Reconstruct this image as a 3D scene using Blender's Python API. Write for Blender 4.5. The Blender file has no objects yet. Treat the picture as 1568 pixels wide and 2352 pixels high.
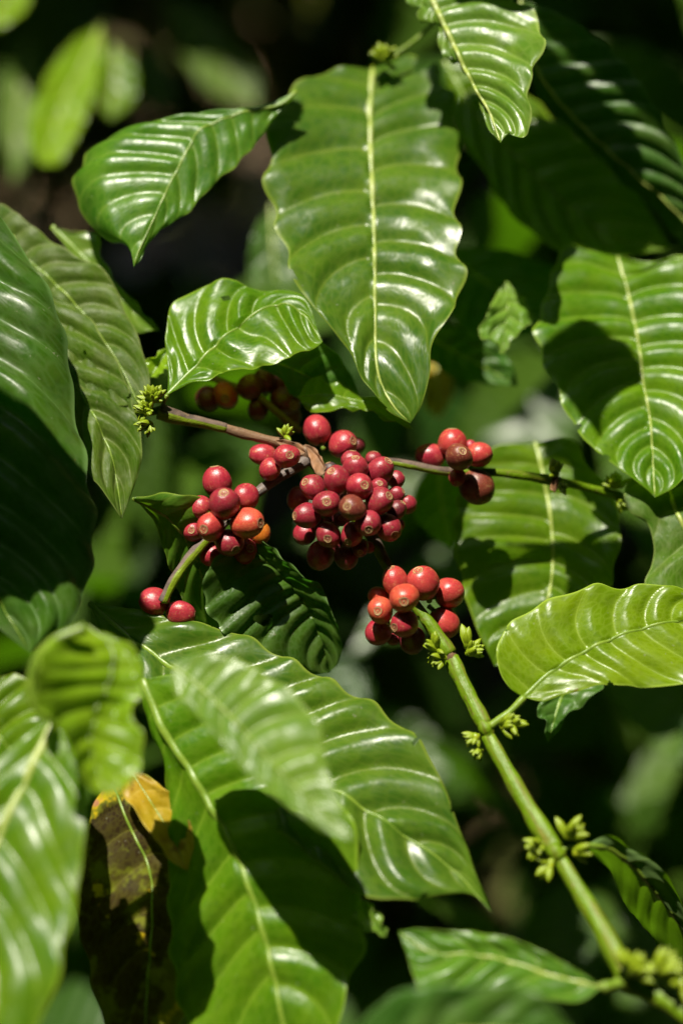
import bpy, math, random
import numpy as np
from mathutils import Vector, Matrix

random.seed(7); rng = np.random.default_rng(7)
SC = bpy.context.scene
COL = SC.collection

# ------------------------------------------------------------------ camera
D = 0.90                      # focus distance, metres
PXF = 4500.0                  # focal length in photo units (picture is 1568 x 2352 units; 0.2 mm each at focus)
PITCH = math.radians(24)
TARGET = Vector((0, 0, 0.85))
FWD = Vector((0, math.cos(PITCH), -math.sin(PITCH)))
RIGHT = Vector((1, 0, 0))
UP = Vector((0, math.sin(PITCH), math.cos(PITCH)))
CAM = TARGET - FWD * D
cam_d = bpy.data.cameras.new('camera'); cam = bpy.data.objects.new('camera', cam_d); COL.objects.link(cam)
cam.matrix_world = Matrix(((RIGHT.x, UP.x, -FWD.x, CAM.x), (RIGHT.y, UP.y, -FWD.y, CAM.y),
                           (RIGHT.z, UP.z, -FWD.z, CAM.z), (0, 0, 0, 1)))
cam_d.sensor_fit = 'VERTICAL'; cam_d.sensor_height = 36.0; cam_d.sensor_width = 24.0
cam_d.lens = PXF / 2352 * 36.0
cam_d.clip_start = 0.01; cam_d.clip_end = 400
cam_d.dof.use_dof = True; cam_d.dof.focus_distance = D - 0.004; cam_d.dof.aperture_fstop = 2.0
cam_d.dof.aperture_blades = 9
SC.camera = cam

# ------------------------------------------------------------------ light
LC = Vector((-0.20, 0.81, 0.54)).normalized()          # towards the sun: right, up, towards the lens
SUN = (RIGHT * LC.x + UP * LC.y - FWD * LC.z).normalized()
sun_d = bpy.data.lights.new('sun', 'SUN'); sun_d.energy = 5.0; sun_d.angle = math.radians(0.6)
sun_d.color = (1.0, 0.94, 0.80)
sun = bpy.data.objects.new('sun', sun_d); COL.objects.link(sun)
sun.rotation_euler = SUN.to_track_quat('Z', 'Y').to_euler()
w = bpy.data.worlds.new('World'); SC.world = w; w.use_nodes = True
wn = w.node_tree.nodes; wn.clear()
sky = wn.new('ShaderNodeTexSky'); sky.sky_type = 'NISHITA'; sky.sun_disc = False
sky.sun_elevation = math.asin(SUN.z); sky.sun_rotation = math.atan2(SUN.x, SUN.y)
bg = wn.new('ShaderNodeBackground'); bg.inputs['Strength'].default_value = 0.05
wo = wn.new('ShaderNodeOutputWorld')
w.node_tree.links.new(sky.outputs[0], bg.inputs[0]); w.node_tree.links.new(bg.outputs[0], wo.inputs[0])
vs = SC.view_settings; vs.view_transform = 'Standard'; vs.look = 'None'; vs.gamma = 1.0; vs.exposure = 0.9
vs.use_curve_mapping = False
SC.render.engine = 'CYCLES'
cy = SC.cycles; cy.use_denoising = True; cy.denoising_prefilter = 'FAST'; cy.max_bounces = 4; cy.transparent_max_bounces = 4
cy.diffuse_bounces = 3; cy.glossy_bounces = 2; cy.transmission_bounces = 3; cy.sample_clamp_indirect = 4.0
cy.caustics_reflective = False; cy.caustics_refractive = False

def P(x, y, d=0.0):
    """photo units + depth in mm behind the focus plane -> world point"""
    z = D + d / 1000.0
    return CAM + RIGHT * ((x - 784) / PXF * z) + UP * (-(y - 1176) / PXF * z) + FWD * z

RA = np.array(RIGHT); UA = np.array(UP); FA = np.array(FWD); CA = np.array(CAM)
def Pn(a):
    """array of (x, y, d) rows -> world points"""
    a = np.asarray(a, float); z = D + a[..., 2] / 1000.0
    return (CA + ((a[..., 0] - 784) / PXF * z)[..., None] * RA + (-(a[..., 1] - 1176) / PXF * z)[..., None] * UA
            + z[..., None] * FA)

# ------------------------------------------------------------------ node helper
class NT:
    def __init__(s, name):
        s.m = bpy.data.materials.new(name); s.m.use_nodes = True
        s.t = s.m.node_tree; s.t.nodes.clear()
    def n(s, typ, ins=None, **kw):
        nd = s.t.nodes.new('ShaderNode' + typ)
        for k, v in kw.items(): setattr(nd, k, v)
        for k, v in (ins or {}).items():
            sk = nd.inputs[k]
            if isinstance(v, bpy.types.NodeSocket): s.t.links.new(v, sk)
            elif hasattr(v, 'outputs'): s.t.links.new(v.outputs[0], sk)
            else:
                if sk.type == 'RGBA' and len(v) == 3: v = (*v, 1)
                sk.default_value = v
        return nd
    def math(s, op, a, b=0.0, c=0.0, clamp=False):
        return s.n('Math', {0: a, 1: b, 2: c}, operation=op, use_clamp=clamp).outputs[0]
    def ramp(s, v, lo, hi, a=0.0, b=1.0):
        return s.n('MapRange', {0: v, 1: lo, 2: hi, 3: a, 4: b}, interpolation_type='SMOOTHSTEP').outputs[0]
    def mix(s, f, a, b, blend='MIX'):
        nd = s.t.nodes.new('ShaderNodeMix'); nd.data_type = 'RGBA'; nd.blend_type = blend
        for i, v in ((0, f), (6, a), (7, b)):
            if isinstance(v, bpy.types.NodeSocket): s.t.links.new(v, nd.inputs[i])
            else: nd.inputs[i].default_value = v if i == 0 else (*v, 1)
        return nd.outputs[2]
    def noise(s, vec, scale, detail=3, rough=0.55):
        return s.n('TexNoise', {'Vector': vec, 'Scale': scale, 'Detail': detail, 'Roughness': rough}).outputs[0]
    def out(s, sh):
        s.n('OutputMaterial', {'Surface': sh}); return s.m

MATS = {}
def leaf_mat(name, top, top2, vein, trans, rough=0.32, dust=0.0, under=None, tw=0.32, patches=None, bump=0.12, spec=0.36, specks=0.4):
    q = NT(name)
    uv = q.n('UVMap', uv_map='vein').outputs[0]
    sep = q.n('SeparateXYZ', {0: uv}); p, sv = sep.outputs[0], sep.outputs[1]
    obj = q.n('TexCoord').outputs['Object']
    big = q.noise(obj, 38, 2); mid = q.noise(obj, 150, 3, 0.6); fine = q.noise(obj, 900, 1)
    oi = q.n('ObjectInfo').outputs['Random']
    col = q.mix(q.ramp(big, 0.35, 0.68), top, top2)
    col = q.mix(q.math('MULTIPLY', q.ramp(mid, 0.45, 0.75), 0.45), col, tuple(c * 0.55 for c in top))
    # veins: whole numbers of the phase p
    fr = q.math('FRACT', q.math('ADD', p, 40.0))
    dv = q.math('MINIMUM', fr, q.math('SUBTRACT', 1.0, fr))
    wid = q.math('MULTIPLY_ADD', sv, -0.030, 0.050)
    vm = q.n('MapRange', {0: dv, 1: 0.0, 2: wid, 3: 1.0, 4: 0.0}, interpolation_type='SMOOTHSTEP').outputs[0]
    halo = q.ramp(dv, 0.0, 0.22, 1.0, 0.0)
    col = q.mix(q.math('MULTIPLY', halo, 0.22), col, tuple(0.5 * a + 0.5 * b for a, b in zip(top2, vein)))
    col = q.mix(q.math('MULTIPLY', vm, 0.48), col, vein)
    edge = q.ramp(sv, 0.955, 1.0)
    col = q.mix(q.math('MULTIPLY', edge, 0.7), col, tuple(min(1, 1.25 * c) for c in vein))  # bright rim of light along the margin, painted into the colour
    if patches:                                     # dead or yellowed areas: own colour of the leaf
        for (c, sc_, lo, hi) in patches:
            col = q.mix(q.ramp(q.noise(obj, sc_, 4, 0.6), lo, hi), col, c)
    bl = q.ramp(q.noise(obj, 70, 3, 0.6), 0.735, 0.77)
    col = q.mix(q.math('MULTIPLY', bl, 0.7), col, (0.17, 0.10, 0.02))
    # small pale specks and dust
    sp = q.ramp(q.noise(obj, 420, 1, 0.6), 0.72, 0.80)
    col = q.mix(q.math('MULTIPLY', sp, specks), col, (0.30, 0.30, 0.20))
    rg = q.math('MULTIPLY_ADD', mid, 0.30, rough - 0.15)
    if dust > 0:
        dm = q.math('MULTIPLY', q.ramp(q.noise(obj, 60, 4, 0.7), 0.36, 0.66), dust)
        dm = q.math('MULTIPLY', dm, q.ramp(fine, 0.25, 0.6, 0.55, 1.0))
        col = q.mix(dm, col, (0.105, 0.106, 0.022))
        rg = q.math('ADD', rg, q.math('MULTIPLY', dm, 0.28))
    # relief: cells between the small veins
    cv = q.n('CombineXYZ', {0: q.math('MULTIPLY', p, 5.0), 1: q.math('MULTIPLY', sv, 9.0)}).outputs[0]
    cell = q.n('TexVoronoi', {'Vector': cv, 'Scale': 1.0}, feature='DISTANCE_TO_EDGE').outputs[0]
    cellh = q.ramp(cell, 0.0, 0.25)
    col = q.mix(q.math('MULTIPLY', q.math('SUBTRACT', 1.0, cellh), 0.16), col, vein)
    hgt = q.math('ADD', q.math('MULTIPLY', cellh, 0.30), q.math('MULTIPLY', mid, 0.55))
    hgt = q.math('ADD', hgt, q.math('MULTIPLY', fine, 0.12))
    bmp = q.n('Bump', {'Strength': bump, 'Distance': 0.0007, 'Height': hgt})
    back = q.n('NewGeometry').outputs['Backfacing']
    und = under or tuple(0.75 * a + 0.12 * b for a, b in zip(top2, (0.5, 0.6, 0.4)))
    undc = q.mix(q.math('MULTIPLY', vm, 0.8), und, tuple(1.05 * c for c in vein))
    colf = q.mix(back, col, undc)
    rgf = q.n('Mix', {0: back, 2: rg, 3: 0.55}).outputs[0]
    hsv = q.n('HueSaturation', {'Hue': q.math('MULTIPLY_ADD', oi, 0.016, 0.492), 'Saturation': 1.0,
                               'Value': q.math('MULTIPLY_ADD', oi, 0.25, 0.88), 'Fac': 1.0, 'Color': colf}).outputs[0]
    spn = q.math('MULTIPLY', q.ramp(q.noise(obj, 60, 4, 0.7), 0.38, 0.62, 0.2, 1.2), spec)
    pr = q.n('BsdfPrincipled', {'Base Color': hsv, 'Roughness': rgf, 'Specular IOR Level': spn, 'Normal': bmp.outputs[0]})
    tcol = q.mix(q.math('MULTIPLY', vm, 0.5), trans, tuple(0.55 * c for c in trans))
    if patches:
        tcol = q.mix(0.75, tcol, colf, 'MULTIPLY') if False else q.mix(0.6, tcol, colf)
    tr = q.n('BsdfTranslucent', {'Color': tcol, 'Normal': bmp.outputs[0]})
    MATS[name] = q.out(q.n('MixShader', {0: tw, 1: pr, 2: tr}))

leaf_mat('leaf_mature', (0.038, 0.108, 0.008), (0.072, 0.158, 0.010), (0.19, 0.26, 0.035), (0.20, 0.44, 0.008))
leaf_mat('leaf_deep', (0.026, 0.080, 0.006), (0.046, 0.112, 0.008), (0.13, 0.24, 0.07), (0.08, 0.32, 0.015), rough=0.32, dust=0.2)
leaf_mat('leaf_dusty', (0.042, 0.100, 0.005), (0.066, 0.130, 0.007), (0.20, 0.25, 0.07), (0.13, 0.30, 0.02), rough=0.46, dust=0.28, bump=0.3, spec=0.25)
leaf_mat('leaf_young', (0.120, 0.220, 0.003), (0.165, 0.262, 0.004), (0.33, 0.46, 0.06), (0.38, 0.62, 0.008), rough=0.30, tw=0.42)
leaf_mat('leaf_bright', (0.052, 0.135, 0.003), (0.092, 0.182, 0.004), (0.21, 0.31, 0.025), (0.28, 0.54, 0.008), rough=0.32, tw=0.38)
leaf_mat('leaf_pale', (0.078, 0.160, 0.014), (0.118, 0.205, 0.018), (0.25, 0.32, 0.075), (0.25, 0.48, 0.03), rough=0.31)
leaf_mat('leaf_withered', (0.030, 0.019, 0.007), (0.060, 0.050, 0.008), (0.14, 0.13, 0.02), (0.22, 0.14, 0.008), rough=0.6, spec=0.08,
         patches=[((0.022, 0.013, 0.006), 30, 0.42, 0.55), ((0.12, 0.13, 0.010), 46, 0.48, 0.57), ((0.46, 0.32, 0.008), 38, 0.555, 0.60), ((0.40, 0.17, 0.09), 33, 0.61, 0.65)])
leaf_mat('leaf_yellow', (0.34, 0.25, 0.006), (0.40, 0.26, 0.010), (0.55, 0.45, 0.08), (0.75, 0.5, 0.01), rough=0.45,
         patches=[((0.16, 0.07, 0.012), 70, 0.52, 0.64)])

def rib_mat(name, a, b, rough=0.4):
    q = NT(name); o = q.n('TexCoord').outputs['Object']
    c = q.mix(q.ramp(q.noise(o, 160, 4), 0.35, 0.7), a, b)
    bm = q.n('Bump', {'Strength': 0.3, 'Distance': 0.0004, 'Height': q.noise(o, 900, 3)})
    MATS[name] = q.out(q.n('BsdfPrincipled', {'Base Color': c, 'Roughness': rough, 'Normal': bm.outputs[0]}))
rib_mat('rib_pale', (0.27, 0.32, 0.07), (0.22, 0.29, 0.05))
rib_mat('rib_green', (0.115, 0.195, 0.016), (0.16, 0.235, 0.022))
rib_mat('bud_green', (0.12, 0.21, 0.005), (0.29, 0.33, 0.012), 0.38)
rib_mat('bract_brown', (0.25, 0.12, 0.05), (0.11, 0.06, 0.03), 0.7)
rib_mat('bract_dry', (0.17, 0.12, 0.09), (0.09, 0.06, 0.05), 0.8)

def stem_mat(name, green, brown, side=None, mixv=(0.35, 0.65)):
    q = NT(name); tc = q.n('TexCoord').outputs['Object']; uv = q.n('UVMap', uv_map='along').outputs[0]
    ln = q.n('VectorMath', {0: uv, 1: (0.7, 7.0, 1.0)}, operation='MULTIPLY').outputs[0]
    a = q.noise(ln, 1.0, 4, 0.6)
    if side is not None:            # brown on one flank, green on the other
        v = q.n('SeparateXYZ', {0: uv}).outputs[1]
        cs = q.math('COSINE', q.math('MULTIPLY', q.math('SUBTRACT', v, side), 6.2832))
        a = q.math('ADD', q.math('MULTIPLY_ADD', cs, 0.5, 0.5), q.math('MULTIPLY', q.math('SUBTRACT', a, 0.5), 1.3))
    a = q.ramp(a, *mixv)
    b = q.ramp(q.noise(tc, 110, 4, 0.65), 0.40, 0.62)
    c = q.mix(b, green, tuple(1.3 * v_ for v_ in green)); c2 = q.mix(b, brown, tuple(0.5 * v_ for v_ in brown))
    col = q.mix(a, c, c2)
    col = q.mix(q.math('MULTIPLY', q.ramp(q.noise(tc, 500, 2), 0.60, 0.70), 0.35), col, (0.20, 0.14, 0.06))
    bm = q.n('Bump', {'Strength': 0.4, 'Distance': 0.0008, 'Height': q.math('ADD', q.noise(tc, 420, 4, 0.7), q.math('MULTIPLY', q.noise(ln, 1.6, 3), 1.5))})
    MATS[name] = q.out(q.n('BsdfPrincipled', {'Base Color': col, 'Roughness': q.math('MULTIPLY_ADD', a, 0.3, 0.40), 'Specular IOR Level': 0.25, 'Normal': bm.outputs[0]}))
stem_mat('stem_green', (0.085, 0.150, 0.003), (0.14, 0.13, 0.010), None, (0.46, 0.68))
stem_mat('stem_turning', (0.130, 0.180, 0.008), (0.14, 0.10, 0.085), 0.0, (0.52, 0.62))
stem_mat('stem_turning_right', (0.110, 0.155, 0.008), (0.125, 0.085, 0.065), 0.5, (0.52, 0.62))
stem_mat('stem_woody', (0.15, 0.085, 0.045), (0.20, 0.12, 0.07))
stem_mat('stem_grey', (0.11, 0.085, 0.075), (0.17, 0.135, 0.12))

def cherry_mat(name, c1, c2, mark, marks=0.5, rough=0.31):
    q = NT(name); tc = q.n('TexCoord').outputs['Object']; oi = q.n('ObjectInfo').outputs['Random']
    off = q.n('VectorMath', {0: tc, 1: q.n('CombineXYZ', {0: q.math('MULTIPLY', oi, 37.0), 1: q.math('MULTIPLY', oi, 91.0), 2: oi}).outputs[0]}, operation='ADD').outputs[0]
    st = q.n('VectorMath', {0: off, 1: (9.0, 9.0, 1.2)}, operation='MULTIPLY').outputs[0]
    streak = q.noise(st, 1.6, 4, 0.65)
    blot = q.noise(off, 1.1, 3)
    col = q.mix(q.ramp(blot, 0.38, 0.66), c1, c2)
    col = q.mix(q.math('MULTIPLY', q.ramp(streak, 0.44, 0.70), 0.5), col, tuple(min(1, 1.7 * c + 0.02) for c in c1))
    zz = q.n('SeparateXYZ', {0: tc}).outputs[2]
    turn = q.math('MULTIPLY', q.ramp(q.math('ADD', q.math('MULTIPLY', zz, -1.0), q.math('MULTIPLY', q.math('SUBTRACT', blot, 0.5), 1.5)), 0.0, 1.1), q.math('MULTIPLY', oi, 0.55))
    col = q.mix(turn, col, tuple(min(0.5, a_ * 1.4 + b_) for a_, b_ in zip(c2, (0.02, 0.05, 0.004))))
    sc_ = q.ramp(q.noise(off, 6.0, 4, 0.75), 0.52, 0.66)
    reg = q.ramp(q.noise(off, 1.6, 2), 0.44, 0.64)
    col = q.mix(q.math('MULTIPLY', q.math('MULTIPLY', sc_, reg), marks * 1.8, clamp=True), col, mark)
    dots = q.ramp(q.noise(off, 20.0, 2), 0.66, 0.73)
    col = q.mix(q.math('MULTIPLY', dots, 0.42), col, (0.50, 0.34, 0.18))
    bm = q.n('Bump', {'Strength': 0.22, 'Distance': 0.0006, 'Height': q.math('ADD', q.noise(off, 12.0, 4), q.math('MULTIPLY', streak, 0.5))})
    MATS[name] = q.out(q.n('BsdfPrincipled', {'Base Color': col, 'Roughness': q.math('MULTIPLY_ADD', sc_, 0.2, rough), 'Normal': bm.outputs[0],
        'Subsurface Weight': 0.18, 'Subsurface Radius': (1.0, 0.25, 0.12), 'Subsurface Scale': 0.0018, 'Specular IOR Level': 0.5}))
cherry_mat('cherry_crimson', (0.190, 0.010, 0.022), (0.270, 0.020, 0.034), (0.20, 0.10, 0.045), 0.8, 0.33)
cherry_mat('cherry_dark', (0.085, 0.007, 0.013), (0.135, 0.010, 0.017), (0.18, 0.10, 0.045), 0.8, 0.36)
cherry_mat('cherry_red', (0.255, 0.012, 0.027), (0.320, 0.026, 0.038), (0.46, 0.25, 0.10), 0.4)
cherry_mat('cherry_scarlet', (0.320, 0.024, 0.026), (0.375, 0.042, 0.036), (0.50, 0.28, 0.10), 0.4)
cherry_mat('cherry_orange', (0.390, 0.042, 0.026), (0.440, 0.076, 0.038), (0.50, 0.28, 0.08), 0.4)
cherry_mat('cherry_amber', (0.420, 0.120, 0.009), (0.390, 0.085, 0.009), (0.45, 0.25, 0.06), 0.4)
cherry_mat('cherry_brown', (0.140, 0.028, 0.014), (0.105, 0.016, 0.012), (0.28, 0.15, 0.06), 1.0, 0.38)
cherry_mat('cherry_black', (0.030, 0.020, 0.022), (0.050, 0.025, 0.026), (0.16, 0.10, 0.07), 0.6, 0.45)
def scar_mat():
    q = NT('scar_tan'); tc = q.n('TexCoord').outputs['Object']
    flat = q.n('VectorMath', {0: tc, 1: (1.0, 1.0, 0.0)}, operation='MULTIPLY').outputs[0]
    rad = q.n('VectorMath', {0: flat}, operation='LENGTH').outputs[1]
    rad = q.math('ADD', rad, q.math('MULTIPLY', q.math('SUBTRACT', q.noise(tc, 9, 3), 0.5), 0.07))
    ring = q.math('MULTIPLY_ADD', q.math('SINE', q.math('MULTIPLY', rad, 52.0)), 0.5, 0.5)
    c = q.mix(ring, (0.115, 0.045, 0.022), (0.40, 0.27, 0.11))
    c = q.mix(q.ramp(rad, 0.29, 0.36), c, (0.24, 0.06, 0.035))
    bm = q.n('Bump', {'Strength': 0.6, 'Distance': 0.0003, 'Height': q.noise(tc, 16, 4, 0.7)})
    MATS['scar_tan'] = q.out(q.n('BsdfPrincipled', {'Base Color': c, 'Roughness': 0.65, 'Normal': bm.outputs[0]}))
scar_mat()

# ------------------------------------------------------------------ mesh helpers
def link(name, me, mat=None, parent=None, loc=None):
    o = bpy.data.objects.new(name, me); COL.objects.link(o)
    if mat and me is not None and not me.materials: me.materials.append(MATS[mat])
    if loc is not None: o.location = loc
    if parent is not None: o.parent = parent
    return o
def tag(o, label, cat, group=None):
    o['label'] = label; o['category'] = cat
    if group: o['group'] = group
    return o
def empty(name, loc):
    o = bpy.data.objects.new(name, None); COL.objects.link(o); o.location = loc; o.empty_display_size = 0.01
    return o

def crom(pts, n):
    """Catmull-Rom through pts, resampled to n points evenly along its length"""
    p = np.asarray(pts, float)
    if len(p) == 2: p = np.array([p[0], (p[0] + p[1]) / 2, p[1]])
    e = np.vstack([2 * p[0] - p[1], p, 2 * p[-1] - p[-2]]); out = []
    for i in range(len(p) - 1):
        a, b, c, d = e[i:i + 4]; t = np.linspace(0, 1, 25)[:-1, None]
        out.append(0.5 * (2 * b + (c - a) * t + (2 * a - 5 * b + 4 * c - d) * t * t + (3 * b - 3 * c + d - a) * t ** 3))
    q = np.vstack(out + [p[-1:]])
    s = np.r_[0, np.cumsum(np.linalg.norm(np.diff(q, axis=0), axis=1))]
    u = np.linspace(0, s[-1], n)
    return np.column_stack([np.interp(u, s, q[:, k]) for k in range(p.shape[1])])

def grid_mesh(name, V, faces_keep=None, uv=None, uvname='vein'):
    a, b = V.shape[:2]
    idx = np.arange(a * b).reshape(a, b)
    F = np.stack([idx[:-1, :-1], idx[1:, :-1], idx[1:, 1:], idx[:-1, 1:]], -1).reshape(-1, 4)
    if faces_keep is not None: F = F[faces_keep.reshape(-1)]
    me = bpy.data.meshes.new(name)
    me.from_pydata(V.reshape(-1, 3).tolist(), [], F.tolist())
    if uv is not None:
        lay = me.uv_layers.new(name=uvname)
        li = np.empty(len(me.loops), np.int32); me.loops.foreach_get('vertex_index', li)
        lay.data.foreach_set('uv', uv.reshape(-1, 2)[li].ravel())
    me.polygons.foreach_set('use_smooth', np.ones(len(me.polygons), bool))
    return me

def tube_mesh(name, pts, rad, seg=12, flat=1.0, lobes=0.0, rough=0.0, seed=0):
    """world points (n,3) with radii (n)"""
    r = np.random.default_rng(seed)
    p = np.asarray(pts, float); n = len(p)
    T = np.gradient(p, axis=0); T /= np.linalg.norm(T, axis=1)[:, None] + 1e-12
    A = np.cross(T, -FA); A /= np.linalg.norm(A, axis=1)[:, None] + 1e-12
    B = np.cross(A, T)
    th = np.linspace(0, 2 * math.pi, seg + 1)
    rr = np.asarray(rad, float)[:, None] * (1 + lobes * np.cos(2 * th + 0.6)[None] - 0.9 * lobes * np.exp(-((th[None] - 1.9) / 0.30) ** 2)) * (1 + 0.05 * np.sin(np.arange(n) * 0.7 + seed))[:, None] 
    if rough:
        no = r.normal(0, 1, (n, seg)); no = (no + np.roll(no, 1, 1) + np.roll(no, 1, 0)) / 2
        no = np.column_stack([no, no[:, :1]]); rr = rr * (1 + rough * no)
    V = p[:, None] + rr[..., None] * (np.cos(th)[None, :, None] * A[:, None] + flat * np.sin(th)[None, :, None] * B[:, None])
    s = np.r_[0, np.cumsum(np.linalg.norm(np.diff(p, axis=0), axis=1))]
    uv = np.stack([np.repeat((s * 60)[:, None], seg + 1, 1), np.repeat((th / 6.2832)[None], n, 0)], -1)
    # end caps: shrink to a point
    c0 = np.repeat(p[:1] - T[:1] * rad[0] * 0.35, seg + 1, 0)[None]; c1 = np.repeat(p[-1:] + T[-1:] * rad[-1] * 0.35, seg + 1, 0)[None]
    V = np.vstack([c0, V, c1]); uv = np.concatenate([uv[:1], uv, uv[-1:]])
    return grid_mesh(name, V, None, uv, 'along')

def tube(name, pts, radii, mat, parent, seg=12, n=None, origin=None, **kw):
    """pts: (x, y, d) photo units; radii: px, any number of values"""
    n = n or max(8, 6 * len(pts))
    c = crom(pts, n); W = Pn(c)
    r = np.interp(np.linspace(0, 1, n), np.linspace(0, 1, len(radii)), radii) * 0.0002
    org = np.array(origin) if origin is not None else W[0]
    me = tube_mesh(name, W - org, r, seg, **kw)
    o = link(name, me, mat)
    if parent is not None:
        o.parent = parent; o.location = Vector(org) - parent_world(parent)
    else: o.location = org
    return o

def parent_world(o):
    v = Vector(o.location); q = o.parent
    while q is not None: v = v + Vector(q.location); q = q.parent
    return v

LEAVES = {}
def leaf(label, L, M, R, d0=0.0, gx=-0.1, gy=0.5, fold=(-4, -4), arc=0.0, tip=0.0, N=9, mat='leaf_mature', amp=1.1, ruf=1.2, und=0.5,
         face=1, k=0.13, rib='rib_pale', ribw=(6.5, 1.0), parent=None, pet=None, petw=6, cup=0.0, bites=(), ref=None, seed=None,
         group=None, nt=150, ns=22, curl=(0, 0), wav=0.022, name='coffee_leaf'):
    """outline traced as left edge L, midrib M (base..tip) and right edge R in photo units; depth from a tilted plane plus fold and arc"""
    amp *= 1.5; ruf *= 1.25
    sd = seed if seed is not None else (len(LEAVES) * 17 + 3); r = np.random.default_rng(sd)
    M = np.asarray(M, float); b, t_ = M[0], M[-1]
    Lc = crom(np.vstack([b, np.asarray(L, float), t_]), nt); Rc = crom(np.vstack([b, np.asarray(R, float), t_]), nt); Mc = crom(M, nt)
    t = np.linspace(0, 1, nt)
    ref = ref or (t_[0], t_[1])
    def dep(c): return d0 + gx * (c[:, 0] - ref[0]) * 0.2 + gy * (ref[1] - c[:, 1]) * 0.2
    bow = np.sin(np.pi * t) * arc + tip * np.clip((t - 0.7) / 0.3, 0, 1) ** 2
    env = np.sin(np.pi * np.clip(t, 0, 1)) ** 0.5
    Mw = Pn(np.column_stack([Mc, dep(Mc) + bow]))
    fl, fr_ = [np.interp(t, np.linspace(0, 1, len(np.atleast_1d(f))), np.atleast_1d(f)) for f in fold]
    Lw = Pn(np.column_stack([Lc, dep(Lc) + bow + fl * env])); Rw = Pn(np.column_stack([Rc, dep(Rc) + bow + fr_ * env]))
    sa = np.linspace(0, 1, ns); sa = np.r_[sa[:-1], 0.985, 1.0] if True else sa
    m = len(sa)
    ph = r.uniform(0, 1); asym = r.uniform(0.25, 0.6)
    V = np.zeros((nt, 2 * m - 1, 3)); UVv = np.zeros((nt, 2 * m - 1, 2)); H = np.zeros((nt, 2 * m - 1)); S = np.zeros((nt, 2 * m - 1))
    cell_amp = r.uniform(0.7, 1.25, 80)
    f1, f2, f3 = r.uniform(0, 6.28, 3); w1, w2 = r.uniform(2.2, 3.6), r.uniform(5, 8)
    for side, E, j0 in ((-1, Lw, 0), (1, Rw, 1)):
        pp0 = asym if side > 0 else 0.0
        for j, s in enumerate(sa):
            jj = m - 1 + side * j
            kk = k * (0.75 + 0.9 * t)
            p = N * (t ** 0.92 - kk * (s ** 1.35)) + pp0 + 0.24 * np.sin(5.1 * t + f1 + 2 * side) + 0.15 * np.sin(13.7 * t + f2 - side)
            lat = np.linalg.norm(E - Mw, axis=1)
            scal = 1 + wav * s * np.sin(2 * np.pi * p) * env + 0.008 * s * np.sin(w2 * 9 * t + f3 + side)
            base = Mw + (E - Mw) * (s * scal)[:, None]
            x = p - np.floor(p)
            dome = np.sin(np.pi * x ** 0.9) ** 1.05 * 1.15 + 0.05 * np.sin(2 * np.pi * 3 * x + 2 * s) * np.sin(np.pi * x) * np.clip(s * 5, 0, 1) * np.clip(1.25 - 0.55 * s, 0, 1)
            dome = dome * cell_amp[(np.floor(p).astype(int) + 20 + (30 if side > 0 else 0)) % 80]
            h = amp * 1e-3 * dome * np.clip(lat / 0.02, 0, 1) * env
            ed = np.clip((s - 0.55) / 0.45, 0, 1) ** 1.6
            h = h + ruf * 1e-3 * ed * env * (0.65 * np.sin(2 * np.pi * (p + 0.2)) + 0.7 * np.sin(2 * np.pi * w1 * t + f1 + side) + 0.3 * np.sin(2 * np.pi * w2 * t + f2 * side))
            h = h + und * 1e-3 * amp * env * s * (np.sin(7.0 * t + 3.1 * side * s + f2) * np.sin(4.3 * s + f3 + 5 * t) + 0.6 * np.sin(17 * t - 5 * s + f1) * np.sin(7 * s + f2))
            h = h + cup * 1e-3 * (4 * s * (1 - s)) * env
            h = h - 0.35e-3 * np.clip((s - 0.95) / 0.05, 0, 1) ** 2 + (curl[0] if side < 0 else curl[1]) * 1e-3 * np.clip((s - 0.6) / 0.4, 0, 1) ** 2 * env
            V[:, jj] = base; H[:, jj] = h; UVv[:, jj, 0] = p; UVv[:, jj, 1] = s; S[:, jj] = side * s
    du = np.gradient(V, axis=0); dv = np.gradient(V, axis=1)
    Nn = np.cross(dv, du); Nn /= np.linalg.norm(Nn, axis=2)[..., None] + 1e-9
    Nn = np.where((Nn @ FA)[..., None] > 0, -Nn, Nn) * face if np.mean(np.abs(Nn @ FA)) > 0.15 else Nn * face
    # smooth the normals so the relief stays even
    for _ in range(3): Nn = (Nn + np.roll(Nn, 1, 0) + np.roll(Nn, -1, 0)) / 3
    Nn[0], Nn[-1] = Nn[1], Nn[-2]
    V = V + Nn * H[..., None]
    keep = np.ones((nt - 1, 2 * m - 2), bool)
    tc = (t[:-1] + t[1:]) / 2; ss = (S[0, :-1] + S[0, 1:]) / 2
    for (bt, bs, rt, rs) in bites:
        ang = np.arctan2((tc[:, None] - bt) / rt, (ss[None] - bs) / rs)
        keep &= (((tc[:, None] - bt) / rt) ** 2 + ((ss[None] - bs) / rs) ** 2) > (1 + 0.25 * np.sin(3 * ang + bt * 40))
    org = Mw[0].copy()
    me = grid_mesh(name, V - org, keep, UVv)
    # front side of the mesh = upper side of the leaf
    vn = np.empty(len(me.polygons) * 3); me.polygons.foreach_get('normal', vn)
    if (np.mean(vn.reshape(-1, 3), axis=0) @ FA) * face > 0: me.flip_normals()
    o = link(name, me, mat)
    if parent is not None:
        o.parent = parent; o.location = Vector(org) - parent_world(parent); o['label'] = label
    else:
        o.location = org; tag(o, label, 'leaf', group)
    # midrib: a slim raised rib lying on the blade
    rc = V[:, m - 1] - org
    nn = Nn[:, m - 1]; wd = np.interp(t, [0, 0.5, 1], [ribw[0], 0.55 * ribw[0] + 0.3 * ribw[1], ribw[1]]) * 0.0002
    sel = slice(0, nt - 2, 3)
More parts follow.
